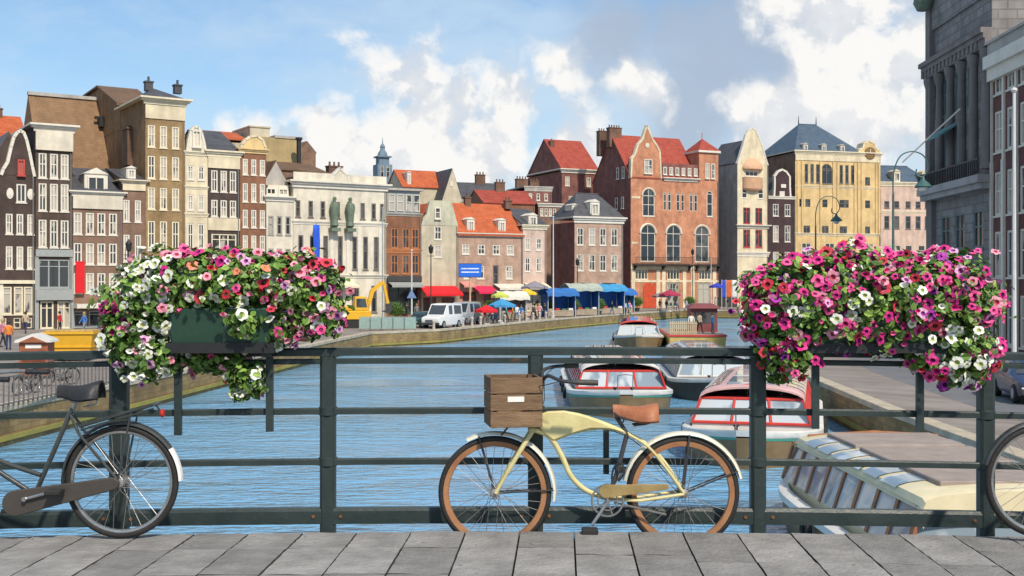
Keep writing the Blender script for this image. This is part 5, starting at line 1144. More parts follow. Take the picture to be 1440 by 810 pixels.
    if stripe:
        q = MB()
        for s_ in (-1, 1): q.grid([line(s_, 1.012, lambda u: gz(u) - .27), line(s_, 1.022, lambda u: gz(u) - .205)], flip=s_ < 0)
        q.build('stripe', stripe, t, smooth=True)
    if endpanel:
        q = MB(); q.grid([[(xa - .17, p[1] * .99, p[2] - dz) for p in up[1]] for dz in (.02, .34)], flip=True); q.grid([[(xa - .13, p[1] * .99, p[2] - dz) for p in up[1]] for dz in (.02, .34)]); q.build('end_panel', endpanel, t)
    # fittings
    for u in (.3, .5, .68):
        for s_ in (-1, 1): q = MB(); q.tube([(X(u) + .2 * math.cos(a), s_ * (hw(u) * 1.035 + .06), gz(u) - .32 + .2 * math.sin(a)) for a in [k * math.pi / 6 for k in range(12)]], .07, 6, True); q.tube([(X(u), s_ * (hw(u) * 1.03 + .04), gz(u) - .14), (X(u), s_ * hw(u) * .97, gz(u) + .03)], .012, 4); q.build('fender', RUB, t, smooth=True)
    for s_ in (-1, 1):
        q = MB(); q.lathe([(.05, 0), (.05, .16), (.09, .18), (.09, .22)], 8, (-1.1, s_ * .35, gz(.93) - .1)); q.build('bollard', IRON, t)
    q = MB(); q.tube([(-.25, -.3, gz(1) - .1), (-.2, -.3, gz(1) + .55), (-.1, 0, gz(1) + .6), (-.2, .3, gz(1) + .55), (-.25, .3, gz(1) - .1)], .022, 6); q.build('bow_rail', CHR, t)
    return t
boat('cream tour boat with flat brown roof hatches, moored closest to the bridge', 7.85, 26.9, R(91.5), 15., 4.3, HOLIVE, BWHITE, BCREAM, BWOOD, BCREAM, BDECK, (.41, .90), .2, 8, 2.2, .85, True, endpanel=BCREAM)
boat('tour boat with pinkish roof and teal hull stripe moored along the quay', 6.7, 32.6, R(-105), 13.2, 4.2, HOLIVE, BWHITE, BWHITE, BRED, BPINK, BDECK, (.1, .80), .26, 8, 2.15, stripe=BTEAL)
boat('red-trimmed white tour boat with green hull stripe out in the canal', 4.5, 45.0, R(-91), 16., 4.3, HOLIVE, BWHITE, BWHITE, BRED, BWHITE, BDECK, (.1, .86), .2, 9, 2.1, stripe=BTEAL)
boat('grey tour boat tucked behind the red-trimmed one', 9.3, 51, R(-94), 15., 4.0, HDARK, BWHITE, mk('boat_grey', (.40, .42, .45), .45, .1), BWHITE, mk('boat_grey', (.40, .42, .45), .45, .1), BDECK, (.1, .86), .2, 9, 2.1)
boat('pale tour boat with red roof moored next to the yellow barge', 10.6, 95, R(-96), 16., 4.2, HOLIVE, BWHITE, BWHITE, BWHITE, BRED, BDECK, (.1, .86), .2, 9, 2.2)
# yellow barge with slatted fence
t = thing('barge', 'yellow barge with red rim and wooden slat fence', 'boat', (15.4, 94.5, 0), R(-4))
q = MB(); q.hexa([(-2.25, 0, -.4), (2.25, 0, -.4), (2.25, 14, -.4), (-2.25, 14, -.4), (-2.35, -.25, .98), (2.35, -.25, .98), (2.35, 14.2, .98), (-2.35, 14.2, .98)]); q.build('hull', HYEL, t, bevel=.05)
q = MB(); q.box(-2.42, 2.42, -.32, 14.25, .98, 1.12); q.build('rim', BRED, t)
q = MB(); q.box(-2.3, 2.3, -.2, 14.1, 1.12, 1.14); q.build('deck', BDECK, t)
sm = MB(); sm.box(-.045, .045, -.02, .02, 0, 1.1); smm = sm.mesh('slat', mk('pale_wood', (.52, .42, .26), .8, .2, 3, .2))
for k in range(14): place('slat', smm, t, (-2.2 + .16 * k, .0, 1.14))
q = MB(); q.box(-2.28, .0, -.05, -.02, 2.0, 2.08); q.box(-2.28, .0, -.05, -.02, 1.3, 1.38); q.build('fence_rail', MATS['pale_wood'], t)
q = MB(); q.box(-.1, 2.2, 5, 9, 1.14, 3.2); q.hexa([(-.3, 4.7, 3.2), (2.4, 4.7, 3.2), (2.4, 9.3, 3.2), (-.3, 9.3, 3.2), (.2, 5.3, 3.6), (1.9, 5.3, 3.6), (1.9, 8.7, 3.6), (.2, 8.7, 3.6)]); q.build('deckhouse', mk('maroon_paint', (.20, .06, .06), .6, .2), t)
q = MB(); q.quad([(.1, 4.99, 1.9), (2.0, 4.99, 1.9), (2.0, 4.99, 2.9), (.1, 4.99, 2.9)]); q.build('deckhouse_window', GLASS_DARK, t)

# ================================================================ STREET LIFE
def person_mesh(pose):
    J = {'pel': (0, 0, .95), 'wst': (0, 0, 1.1), 'chs': (0, .01, 1.33), 'nck': (0, 0, 1.5), 'hd': (0, -.02, 1.60), 'top': (0, -.01, 1.74)}
    st = {'walk': .22, 'stand': .03, 'stride': .30}[pose]
    for s_, n in ((-1, 'l'), (1, 'r')):
        f = st * s_; J['hip' + n] = (s_ * .09, 0, .90); J['kne' + n] = (s_ * .10, -f * .6 - .02, .50); J['ank' + n] = (s_ * .10, -f + (.06 if f < 0 else 0), .09); J['toe' + n] = (s_ * .12, -f - .16, .035)
        J['sho' + n] = (s_ * .18, .01, 1.42); J['elb' + n] = (s_ * .25, f * .35 + .02, 1.16); J['wri' + n] = (s_ * .24, f * .6 - .10, .95); J['han' + n] = (s_ * .23, f * .65 - .13, .86)
    K = list(J); E = [('pel', 'wst'), ('wst', 'chs'), ('chs', 'nck'), ('nck', 'hd'), ('hd', 'top')]
    for n in 'lr': E += [('pel', 'hip' + n), ('hip' + n, 'kne' + n), ('kne' + n, 'ank' + n), ('ank' + n, 'toe' + n), ('chs', 'sho' + n), ('sho' + n, 'elb' + n), ('elb' + n, 'wri' + n), ('wri' + n, 'han' + n)]
    rad = {'pel': .14, 'wst': .13, 'chs': .15, 'nck': .055, 'hd': .095, 'top': .075, 'hip': .095, 'kne': .065, 'ank': .05, 'toe': .04, 'sho': .07, 'elb': .05, 'wri': .036, 'han': .04}
    me = bpy.data.meshes.new('p'); me.from_pydata([J[k] for k in K], [(K.index(a), K.index(b_)) for a, b_ in E], [])
    o = bpy.data.objects.new('p', me); col.objects.link(o); o.modifiers.new('s', 'SKIN'); o.modifiers.new('d', 'SUBSURF').levels = 1
    for i, k in enumerate(K):
        r = rad.get(k) or rad[k[:3]]; v = me.skin_vertices[0].data[i]; v.radius = (r, r * (.75 if k in ('pel', 'wst', 'chs') else 1)); v.use_root = (k == 'pel')
    bpy.context.view_layer.update(); dg = bpy.context.evaluated_depsgraph_get(); m2 = bpy.data.meshes.new_from_object(o.evaluated_get(dg)); bpy.data.objects.remove(o)
    m2.name = 'person'; m2.materials.clear()
    for x in (SKIN, SHOE, SHOE, SKIN): m2.materials.append(x)
    for p in m2.polygons:
        c = p.center; arm = abs(c.x) > .2 and c.z < .93
        p.material_index = 3 if (c.z > 1.475 or arm) else (2 if c.z > .93 else (1 if c.z > .10 else 0)); p.use_smooth = True
    return m2
SKIN = mk('skin', (.45, .27, .19), .6, .1); SHOE = mk('shoe_dark', (.03, .03, .032), .6, .1)
PM = {k: person_mesh(k) for k in ('walk', 'stand', 'stride')}
for m_ in PM.values(): m_.materials[0] = SHOE
HAIRC = {'dark': mk('hair_dark', (.03, .02, .015), .6), 'brown': mk('hair_brown', (.10, .055, .03), .6), 'fair': mk('hair_fair', (.36, .25, .12), .6)}
hm = MB(); hm.lathe([(.10, -.10), (.115, -.03), (.11, .05), (.075, .10), (.02, .12)], 12); HM = {k: hm.mesh('hair', v, smooth=True) for k, v in HAIRC.items()}
CLO = {'navy': (.03, .04, .10), 'white': (.66, .65, .62), 'red': (.48, .03, .03), 'blue': (.06, .18, .45), 'grey': (.22, .22, .23), 'black': (.025, .025, .028), 'orange': (.62, .20, .04), 'pink': (.60, .22, .30), 'green': (.08, .2, .09), 'beige': (.45, .36, .25), 'denim': (.08, .12, .22), 'khaki': (.28, .23, .14), 'yellow': (.62, .46, .06), 'teal': (.05, .28, .30)}
CLM = {k: mk('cloth_' + k, v, .85, .15, 6, .1) for k, v in CLO.items()}
def person(px, yb, top, leg, label, pose='walk', rz=None, hair='dark', z=STREET, s_=1., xy=None):
    p = Vector((xy[0], xy[1], z)) if xy else gnd(px, yb, z); o = place('person', PM[pose], None, p, (0, 0, R(random.uniform(0, 360)) if rz is None else R(rz)), (s_, s_, s_))
    for i, m_ in ((1, CLM[leg]), (2, CLM[top])): o.material_slots[i].link = 'OBJECT'; o.material_slots[i].material = m_
    place('hair', HM[hair], o, (0, .012, 1.685)); tag(o, label, 'person', 'people about the quays'); return o
PL = [(12, 492, 'orange', 'navy', 'person in orange top beside the brown kiosk', 'stand', 'dark'), (4, 488, 'pink', 'black', 'person in pink top and dark trousers beside the brown kiosk', 'walk', 'fair'),
      (146, 486, 'pink', 'grey', 'person in pink top near the yellow skip', 'walk', 'brown'), (158, 480, 'white', 'denim', 'person in white top beyond the yellow skip', 'stride', 'dark'), (140, 474, 'black', 'denim', 'person in black top by the white shop awning', 'walk', 'brown'), (118, 470, 'blue', 'grey', 'person in blue top by the grey shopfront', 'walk', 'fair'), (36, 469, 'beige', 'navy', 'person in beige top by the cream shopfront', 'walk', 'dark'), (84, 468, 'red', 'black', 'person in red top by the grey shopfront', 'stand', 'dark'),
      (553, 449, 'orange', 'grey', 'person in orange top in front of the green shopfront', 'walk', 'dark'), (572, 447, 'black', 'black', 'person in black by the red awning', 'stride', 'brown'), (586, 449, 'grey', 'denim', 'person in grey top beside the lamp post', 'walk', 'fair'),
      (668, 455, 'navy', 'beige', 'person in navy top and beige trousers near the sign pole', 'stand', 'dark'), (674, 453, 'green', 'denim', 'person in green top near the sign pole', 'walk', 'brown'), (682, 456, 'red', 'khaki', 'person in red top and khaki trousers near the crimson awning', 'walk', 'fair'), (690, 453, 'red', 'navy', 'person in red top and navy trousers near the crimson awning', 'stride', 'dark'), (697, 455, 'grey', 'denim', 'person in grey top beside the blue parasol', 'walk', 'dark'), (712, 453, 'teal', 'black', 'person in teal top beside the blue parasol', 'walk', 'brown'), (721, 453, 'orange', 'khaki', 'person in orange top and khaki trousers', 'stand', 'fair'), (727, 451, 'white', 'blue', 'person in white top and blue trousers', 'walk', 'dark'), (733, 451, 'blue', 'grey', 'person in blue top and grey trousers', 'stride', 'brown'), (752, 449, 'grey', 'black', 'person in grey top and black trousers by the yellow parasol', 'walk', 'dark'), (759, 448, 'white', 'khaki', 'person in white top and khaki trousers', 'walk', 'fair'), (766, 447, 'black', 'denim', 'person in black top and denim by the white pole', 'walk', 'brown'),
      (892, 437, 'green', 'grey', 'person in green top by the red arched door', 'walk', 'dark'), (928, 437, 'navy', 'denim', 'person in navy top outside the mansion', 'walk', 'brown'), (937, 438, 'black', 'grey', 'person in black top outside the mansion', 'stand', 'dark'), (953, 437, 'grey', 'navy', 'person in grey top outside the mansion', 'walk', 'fair'), (965, 437, 'white', 'denim', 'person in white top outside the mansion', 'stride', 'dark')]
for a in PL: person(a[0], a[1], a[2], a[3], a[4], a[5], None, a[6])
for i, (px, d, tp, lg, lb, ps, hr) in enumerate([(972, 96, 'white', 'khaki', 'person in white top standing on the barge', 'stand', 'brown'), (984, 97.5, 'beige', 'black', 'person in beige top and black trousers on the barge', 'walk', 'dark'), (1002, 96.5, 'blue', 'denim', 'person in blue top standing on the barge', 'stand', 'brown')]):
    person(0, 0, tp, lg, lb, ps, 30 * i, hr, 1.14, 1., ((px - CX) / F * d, d))
for i, (px, d, tp, lg, lb, ps, hr) in enumerate([(1062, 92, 'navy', 'denim', 'person in navy top on the quay beside the barge', 'walk', 'dark'), (1070, 95, 'white', 'beige', 'person in white top and beige trousers on the quay beside the barge', 'stand', 'fair'), (1052, 104, 'red', 'black', 'person in red top on the quay beyond the barge', 'walk', 'dark'), (1044, 112, 'white', 'navy', 'person in white top and navy trousers beyond the barge', 'walk', 'brown'), (1040, 125, 'pink', 'grey', 'person in pink top beyond the barge', 'stride', 'fair')]):
    person(0, 0, tp, lg, lb, ps, None, hr, STREET, 1., ((px - CX) / F * d, d))

# ---- vehicles
TY = RUB; ALLOY = mk('alloy', (.4, .4, .42), .35, .1, metal=.7); LAMPG = mk('lamp_glass', (.75, .75, .72), .1, .05); LAMPR = mk('lamp_red', (.45, .02, .02), .2, .05)
CARG = glass_mat('car_glass', (.02, .025, .03), (.05, .06, .07), .4, .04)
def vehicle(name, label, cat, loc, rz, paint, st, glass, wheels, wr, bumper=DGREY):
    # st: x, z_bottom, z_belt, z_top, half width at belt, half width at top ; front is +x
    t = thing(name, label, cat, loc, rz); q = MB()
    sec = [[(x, -w * .96, zb), (x, -w, zb + .15), (x, -w, zm), (x, -wt, zt), (x, -wt * .6, zt + (.03 if zt > zm + .1 else .0)), (x, wt * .6, zt + (.03 if zt > zm + .1 else .0)), (x, wt, zt), (x, w, zm), (x, w, zb + .15), (x, w * .96, zb), (x, -w * .96, zb)] for x, zb, zm, zt, w, wt in st]
    q.grid(sec); q.quad(sec[0][:-1]); q.quad(sec[-1][:-1][::-1]); q.build('body', paint, t, smooth=True)
    for nm, i, j, ma, mb_ in glass:     # between stations i and j, margins
        a, c = st[i], st[j]; L_ = lambda u, v: u + (v - u)
        if nm == 'side_window':
            for s_ in (-1, 1):
                def pt(sx, f): y = s_ * (sx[4] + (sx[5] - sx[4]) * f + .012); return (sx[0] + (ma if sx is a else -ma), y, sx[2] + (sx[3] - sx[2]) * f)
                g = MB(); g.quad([pt(a, .08), pt(c, .08), pt(c, .85), pt(a, .85)][::(1 if s_ < 0 else -1)]); g.build('side_window', CARG, t)
        else:
            g = MB(); d = Vector((c[0] - a[0], 0, c[3] - a[3])).normalized(); nrm = Vector((-d.z, 0, d.x)) * .015
            if nrm.z < 0: nrm = -nrm
            A_ = Vector((a[0], 0, a[3])) + d * ma + nrm; C_ = Vector((c[0], 0, c[3])) - d * mb_ + nrm
            g.quad([A_ + Vector((0, -a[5] * .88, 0)), A_ + Vector((0, a[5] * .88, 0)), C_ + Vector((0, c[5] * .88, 0)), C_ + Vector((0, -c[5] * .88, 0))]); g.build(nm, CARG, t)
    W = max(s_[4] for s_ in st)
    for x in wheels:
        for s_ in (-1, 1):
            g = MB(); g.tube([(0, -.11, 0), (0, -.09, 0), (0, .09, 0), (0, .11, 0)], [wr * .9, wr, wr, wr * .9], 18); w = g.build('wheel', TY, t, (x, s_ * (W - .09), wr), smooth=True); g = MB(); g.tube([(0, s_ * .09, 0), (0, s_ * .122, 0)], wr * .6, 12); g.build('rim', ALLOY, w)
    xf, xr = st[-1][0], st[0][0]; zf = st[-1][2]
    for s_ in (-1, 1):
        g = MB(); g.box(xf - .06, xf + .02, s_ * (W * .72) - .16, s_ * (W * .72) + .16, zf - .24, zf - .08); g.build('headlight', LAMPG, t, bevel=.02); g = MB(); g.box(xr - .02, xr + .05, s_ * (W * .8) - .09, s_ * (W * .8) + .09, st[0][2] - .25, st[0][2] - .02); g.build('tail_light', LAMPR, t)
    g = MB(); g.box(xf - .1, xf + .06, -W * .94, W * .94, st[-1][1] - .02, st[-1][1] + .2); g.build('bumper', bumper, t, bevel=.03); g = MB(); g.box(xr - .06, xr + .1, -W * .94, W * .94, st[0][1] - .02, st[0][1] + .2); g.build('bumper', bumper, t, bevel=.03)
    g = MB(); g.box(xf + .01, xf + .05, -W * .5, W * .5, zf - .26, zf - .12); g.build('grille', DGREY, t)
    return t
VAN = [(-2.3, .35, 1.15, 2.05, .92, .82), (-2.2, .3, 1.2, 2.2, .97, .86), (-.3, .3, 1.2, 2.25, .98, .88), (.55, .3, 1.18, 2.2, .98, .86), (1.25, .3, 1.14, 1.2, .97, .9), (2.1, .32, 1.02, 1.04, .95, .88), (2.3, .36, .9, .92, .88, .8)]
CAR = [(-2.0, .35, .82, .86, .8, .72), (-1.85, .28, .9, .95, .86, .78), (-1.2, .26, .92, 1.36, .88, .68), (-.3, .25, .92, 1.46, .89, .7), (.35, .25, .9, 1.40, .89, .68), (1.0, .26, .88, .93, .88, .8), (1.85, .28, .76, .8, .85, .76), (2.05, .34, .66, .68, .76, .66)]
GV = [('side_window', 1, 2, .25, 0), ('side_window', 2, 3, .1, 0), ('windshield', 3, 4, .1, .06)]; GC = [('side_window', 2, 3, .06, 0), ('side_window', 3, 4, .05, 0), ('windshield', 4, 5, .06, .05), ('rear_window', 1, 2, .08, .06)]
p = gnd(622, 461); vehicle('van', 'white van parked on the quay edge facing the bridge', 'van', p, R(-115), mk('van_white', (.70, .70, .68), .3, .05, coat=.4), VAN, GV, (-1.45, 1.45), .36)
p = gnd(594, 460); vehicle('car', 'dark green car parked ahead of the white van', 'car', p, R(-120), mk('car_green', (.02, .06, .05), .25, .1, coat=.5), CAR, GC, (-1.25, 1.3), .32)
p = gnd(652, 456); vehicle('van', 'grey van parked behind the white one near the blue sign', 'van', p, R(-112), mk('van_grey', (.30, .34, .36), .3, .1, coat=.4), VAN, GV, (-1.45, 1.45), .36)
vehicle('car', 'dark blue car parked on the road beside the moored tour boats', 'car', (18.0, 39.5, STREET + .004), R(-100), mk('car_blue', (.02, .035, .09), .25, .1, coat=.5), CAR, GC, (-1.25, 1.3), .32)
vehicle('car', 'silver car parked on the road before the dark stone building', 'car', (19.5, 50, STREET + .004), R(-98), mk('car_silver', (.42, .43, .45), .28, .1, coat=.4, metal=.3), CAR, GC, (-1.25, 1.3), .32)

# ---- excavator
YEL = mk('machine_yellow', (.62, .33, .02), .45, .2, 2, .1, c2=(.72, .42, .03)); p = gnd(504, 461)
t = thing('excavator', 'yellow excavator with raised arm behind the flower box', 'excavator', p, R(20)); s_ = 1.0
for y in (-.85, .85): q = MB(); q.prism([(-1.5, .25), (-1.2, 0), (1.2, 0), (1.5, .25), (1.5, .5), (1.2, .72), (-1.2, .72), (-1.5, .5)], y - .25, y + .25, 'y'); q.build('track', RUB, t)
q = MB(); q.box(-1.7, 1.0, -1.05, 1.05, .75, 1.6); q.box(-1.8, -.7, -1.0, 1.0, 1.6, 2.0); q.build('body', YEL, t, bevel=.08)
q = MB(); q.hexa([(-.6, -1.0, 1.6), (.8, -1.0, 1.6), (.8, 0, 1.6), (-.6, 0, 1.6), (-.5, -.95, 2.9), (.55, -.95, 2.9), (.55, -.05, 2.9), (-.5, -.05, 2.9)]); cb = q.build('cab', YEL, t, bevel=.05)
q = MB(); q.quad([(-.4, -1.0, 1.9), (.6, -1.0, 1.9), (.45, -.975, 2.7), (-.4, -.975, 2.7)]); q.quad([(.79, -.9, 1.8), (.79, -.1, 1.8), (.6, -.1, 2.75), (.6, -.9, 2.75)]); q.build('cab_window', CARG, cb)
q = MB(); q.prism([(.7, 1.5), (1.0, 1.5), (1.55, 3.3), (2.5, 4.1), (2.3, 4.35), (1.2, 3.5)], .2, .5, 'y'); q.build('boom', YEL, t); q = MB(); q.prism([(2.3, 4.35), (2.55, 4.2), (3.0, 2.2), (2.75, 2.15)], .22, .48, 'y'); q.build('stick', YEL, t)
q = MB(); q.prism([(2.7, 2.2), (3.05, 2.25), (3.3, 1.7), (2.9, 1.3), (2.3, 1.5), (2.8, 1.65)], 0., .7, 'y'); q.build('bucket', DGREY, t)

# ---- kiosk, skip, fence at the left quay
KIO = mk('kiosk_wood', (.30, .10, .045), .65, .25, 3, .15); p = gnd(47, 533)
t = thing('kiosk', 'small brown wooden kiosk with white gabled roof by the quay fence', 'kiosk', p, R(8))
q = MB(); q.box(-.58, .58, 0, 1.1, .12, 1.55); q.build('booth', KIO, t); q = MB(); q.prism([(-.75, 1.55), (.75, 1.55), (.7, 1.65), (0, 1.92), (-.7, 1.65)], -.14, 1.2, 'y'); q.build('roof', BWHITE, t); q = MB(); q.prism([(-.55, 1.56), (.55, 1.56), (0, 1.80)], -.16, -.12, 'y'); q.build('pediment', KIO, t)
q = MB(); q.box(-.32, .32, -.03, .0, 1.30, 1.46); q.build('sign_panel', mk('paper_white', (.72, .70, .66), .8), t); q = MB(); q.box(-.48, .48, -.02, .005, .75, 1.2); q.build('hatch', mk('kiosk_dark', (.16, .05, .03), .6), t); q = MB(); q.box(-.62, .62, -.22, .0, .66, .72); q.build('counter', KIO, t); q = MB(); q.box(-.6, .6, -.02, 1.12, 0, .12); q.build('plinth', DGREY, t)
p = gnd(102, 507); t = thing('waste_skip', 'yellow ribbed waste skip standing beyond the brown kiosk', 'container', p, R(5))
q = MB(); q.hexa([(-1.0, -.6, .12), (1.0, -.6, .12), (1.0, .6, .12), (-1.0, .6, .12), (-1.25, -.8, 1.45), (1.25, -.8, 1.45), (1.25, .8, 1.45), (-1.25, .8, 1.45)]); q.build('bin', YEL, t, bevel=.03)
q = MB(); q.box(-1.3, 1.3, -.86, .86, 1.42, 1.54); q.build('rim', YEL, t)
for z in (.5, .72): q = MB(); e = .15 * (z - .1); q.box(-1.06 - e, 1.06 + e, -.67 - e, .67 + e, z, z + .07); q.build('rib', YEL, t)
q = MB(); q.box(-1.2, 1.2, -.7, .7, 1.5, 1.62); q.build('load', mk('rubble', (.40, .27, .10), .9, .4, 6, .5), t, bevel=.05)
for x in (-.7, .7): q = MB(); q.box(x - .08, x + .08, -.55, .55, 0, .13); q.build('skid', DGREY, t)
# fence
A = Vector((-17.05, 24, STREET)); Bp = Vector((-15.9, 47, STREET)); u = (Bp - A).normalized(); Ln = (Bp - A).length; ang = math.atan2(u.y, u.x)
t = thing('quay_fence', 'grey iron bar fence along the quay edge by the brown kiosk', 'fence', A, ang); FEN = mk('fence_grey', (.13, .12, .11), .6, .3, 4, .1)
bm_ = MB(); bm_.tube([(0, 0, 0), (0, 0, 1.02)], .03, 6); bmm = bm_.mesh('bar', FEN)
for k in range(int(Ln / .34)): place('bar', bmm, t, (.17 + .34 * k, 0, 0))
for z in (.12, .98): q = MB(); q.box(0, Ln, -.028, .028, z - .022, z + .022); q.build('rail', FEN, t)
for i, (d, lb) in enumerate(((42, 'black city bicycle parked behind the quay fence near the kiosk'), (45.5, 'black city bicycle parked behind the quay fence past the kiosk'))):
    c_ = copy_tree(bk); c_['label'] = lb; c_.location = (-17.6, d, STREET); c_.rotation_euler = (R(4), 0, R(80 - 25 * i))
# green mesh barriers by the excavator
BGN = mk('barrier_green', (.24, .34, .31), .7, .15, 4, .1)
for k in range(5):
    px = 513 + 16 * k; p = gnd(px, 464.6); t = thing('site_barrier', 'pale green construction barrier panel between excavator and parked cars', 'barrier', p, R(10), 'green construction barriers')
    q = MB(); q.box(-.46, .46, -.015, .015, .15, 1.15); q.build('panel', BGN, t); q = MB()
    q.tube([(-.48, 0, .0), (-.48, 0, 1.2), (.48, 0, 1.2), (.48, 0, 0)], .022, 6); q.build('frame', SHOPG, t)
    for x in (-.4, .4): q = MB(); q.box(x - .06, x + .06, -.28, .28, 0, .06); q.build('foot', DGREY, t)

# ---- lamp posts, sign, poles
LAMP = mk('lamp_teal', (.05, .12, .115), .45, .2, 4, .05)
def crook(loc, rz, H, label, sc_=1.):
    t = thing('street_lamp', label, 'street lamp', loc, rz, 'crook-necked street lamps')
    q = MB(); q.tube([(0, 0, 0), (0, 0, .4), (0, 0, .5), (0, 0, 1.6), (0, 0, 1.7), (0, 0, H * .8)], [.2, .2, .14, .13, .09, .055], 10); q.build('post', LAMP, t, smooth=True)
    q = MB(); z = H * .8; q.tube(spline([(0, 0, z - .1), (.02, 0, z + 1.1), (.35, 0, z + 2.0), (1.0, 0, z + 2.3), (1.65, 0, z + 2.05), (1.85, 0, z + 1.4), (1.6, 0, z + .95), (1.25, 0, z + 1.05), (1.25, 0, z + 1.35)]), .038, 6); q.build('crook_arm', LAMP, t, smooth=True)
    q = MB(); q.lathe([(.42, 0), (.45, .06), (.3, .25), (.12, .4), (.06, .6)], 14, (1.6, 0, z + .36)); q.tube([(1.6, 0, z + .9), (1.6, 0, z + 1.0)], .02, 6); q.build('lamp_shade', LAMP, t, smooth=True)
    q = MB(); q.lathe([(.05, -.22), (.2, -.16), (.26, 0)], 12, (1.6, 0, z + .36)); q.build('globe', LAMPG, t, smooth=True); return t
crook(((1256 - CX) / F * 61, 61, STREET), 0, 12.0 * .92, 'tall teal lamp post with curled crook neck beside the dark stone building')
crook(((1147 - CX) / F * 88, 88, STREET), 0, 12.4 * .86, 'teal crook-necked lamp post in front of the yellow stone building')
def postlamp(px, yb, H, label):
    t = thing('street_lamp', label, 'street lamp', gnd(px, yb), 0); q = MB(); q.tube([(0, 0, 0), (0, 0, .5), (0, 0, .6), (0, 0, H - .9)], [.14, .14, .08, .05], 8); q.build('post', IRON, t, smooth=True)
    q = MB(); q.lathe([(.1, 0), (.2, .1), (.26, .6), (.3, .62), (.12, .85), (.03, 1.0)], 8, (0, 0, H - .95)); q.build('lantern', IRON, t); q = MB(); q.box(-.4, .4, -.025, .025, H - 1.25, H - 1.2); q.build('ladder_bar', IRON, t)
postlamp(606, 452, 8.3, 'black lantern lamp post in front of the pale green gable'); postlamp(181, 470, 7.6, 'black lantern lamp post in front of the narrow brown house'); postlamp(812, 442, 7.5, 'black lantern lamp post beside the corner shop'); postlamp(974, 436.5, 9.5, 'black lantern lamp post in front of the mansion balconies')
def pole(px, yb, H, r, mat, label, name='mast'):
    t = thing(name, label, 'pole', gnd(px, yb), 0); q = MB(); q.tube([(0, 0, 0), (0, 0, .3), (0, 0, .31), (0, 0, H)], [r * 2, r * 2, r * 1.2, r * .7], 8); q.build('shaft', mat, t, smooth=True); q = MB(); q.lathe([(r, 0), (r * 1.6, r), (r, r * 2), (.01, r * 2.4)], 8, (0, 0, H)); q.build('finial', mat, t); return t
POLW = mk('pole_white', (.58, .58, .56), .5, .1)
pole(538, 459, 11.2, .07, SHOPG, 'thin grey mast between white building and shop house'); t = pole(579, 455, 7.4, .08, POLW, 'pale mast carrying a small blue sign'); q = MB(); q.prism([(-.5, 0), (.5, 0), (0, .9)], -.1, -.06, 'y'); q.build('sign_plate', mk('sign_blue_grey', (.16, .25, .45), .5), t, (0, 0, 2.6))
pole(778, 447, 12., .08, POLW, 'tall pale mast beside the narrow pink house'); pole(1000, 436, 8., .06, POLW, 'thin pale mast beside the orange mansion'); pole(1426, 535, 12., .09, POLW, 'tall white mast on the pavement before the maroon office')
t = thing('street_sign', 'large blue direction board on a tan pole', 'sign', gnd(661, 455.5), R(4)); h0 = 115 / F
q = MB(); q.tube([(0, 0, 0), (0, 0, 5.3)], .09, 8); q.build('pole', mk('tan_paint', (.50, .34, .20), .6), t); q = MB(); q.box(-1.15, 1.15, -.14, -.08, 4.75, 6.1); bd = q.build('board', mk('sign_blue', (.02, .13, .60), .4, .1), t, bevel=.02)
for z in (5.25, 5.6): q = MB(); q.box(-.9, .9, -.146, -.139, z - .06, z + .06); q.build('white_line', mk('sign_white', (.62, .68, .75), .5), bd)
q = MB(); q.tube([(-1.15, -.11, 4.75), (1.15, -.11, 4.75), (1.15, -.11, 6.1), (-1.15, -.11, 6.1)], .04, 6, True); q.build('board_frame', IRON, bd)

# ---- parasols and market stalls
def parasol(px, yb, H, r, mat, label, tilt=0., pm=None):
    t = thing('parasol', label, 'parasol', gnd(px, yb), R(random.uniform(0, 60)), 'parasols on the market quay'); q = MB(); q.tube([(0, 0, 0), (0, 0, H)], .035, 6); q.lathe([(.3, 0), (.3, .08), (.06, .14)], 10); q.build('pole', POLW, t)
    q = MB(); n = 8; ap = (0, 0, H + .05)
    for k in range(n):
        a, c = 2 * math.pi * k / n, 2 * math.pi * (k + 1) / n; A_ = (r * math.cos(a), r * math.sin(a), H - r * .42); C_ = (r * math.cos(c), r * math.sin(c), H - r * .42); m_ = (r * .95 * math.cos((a + c) / 2) * .94, r * .95 * math.sin((a + c) / 2) * .94, H - r * .36)
        q.quad([A_, m_, ap]); q.quad([m_, C_, ap]); q.quad([A_, (A_[0], A_[1], A_[2] - .22), (m_[0], m_[1], m_[2] - .25), m_]); q.quad([m_, (m_[0], m_[1], m_[2] - .25), (C_[0], C_[1], C_[2] - .22), C_])
    o = q.build('canopy', mat, t); md = o.modifiers.new('t', 'SOLIDIFY'); md.thickness = .02
CY = mk('canvas_yellow', (.66, .46, .03), .8, .1); CLI = mk('canvas_lime', (.50, .55, .10), .8, .1); CBL = mk('canvas_blue', (.03, .14, .40), .7, .2, 1.5, .2); CGR = mk('canvas_grey', (.24, .22, .25), .8, .1); CMA = mk('canvas_maroon', (.36, .03, .07), .8, .1); CTQ = mk('canvas_sky', (.05, .27, .50), .7, .2, 1.5, .2)
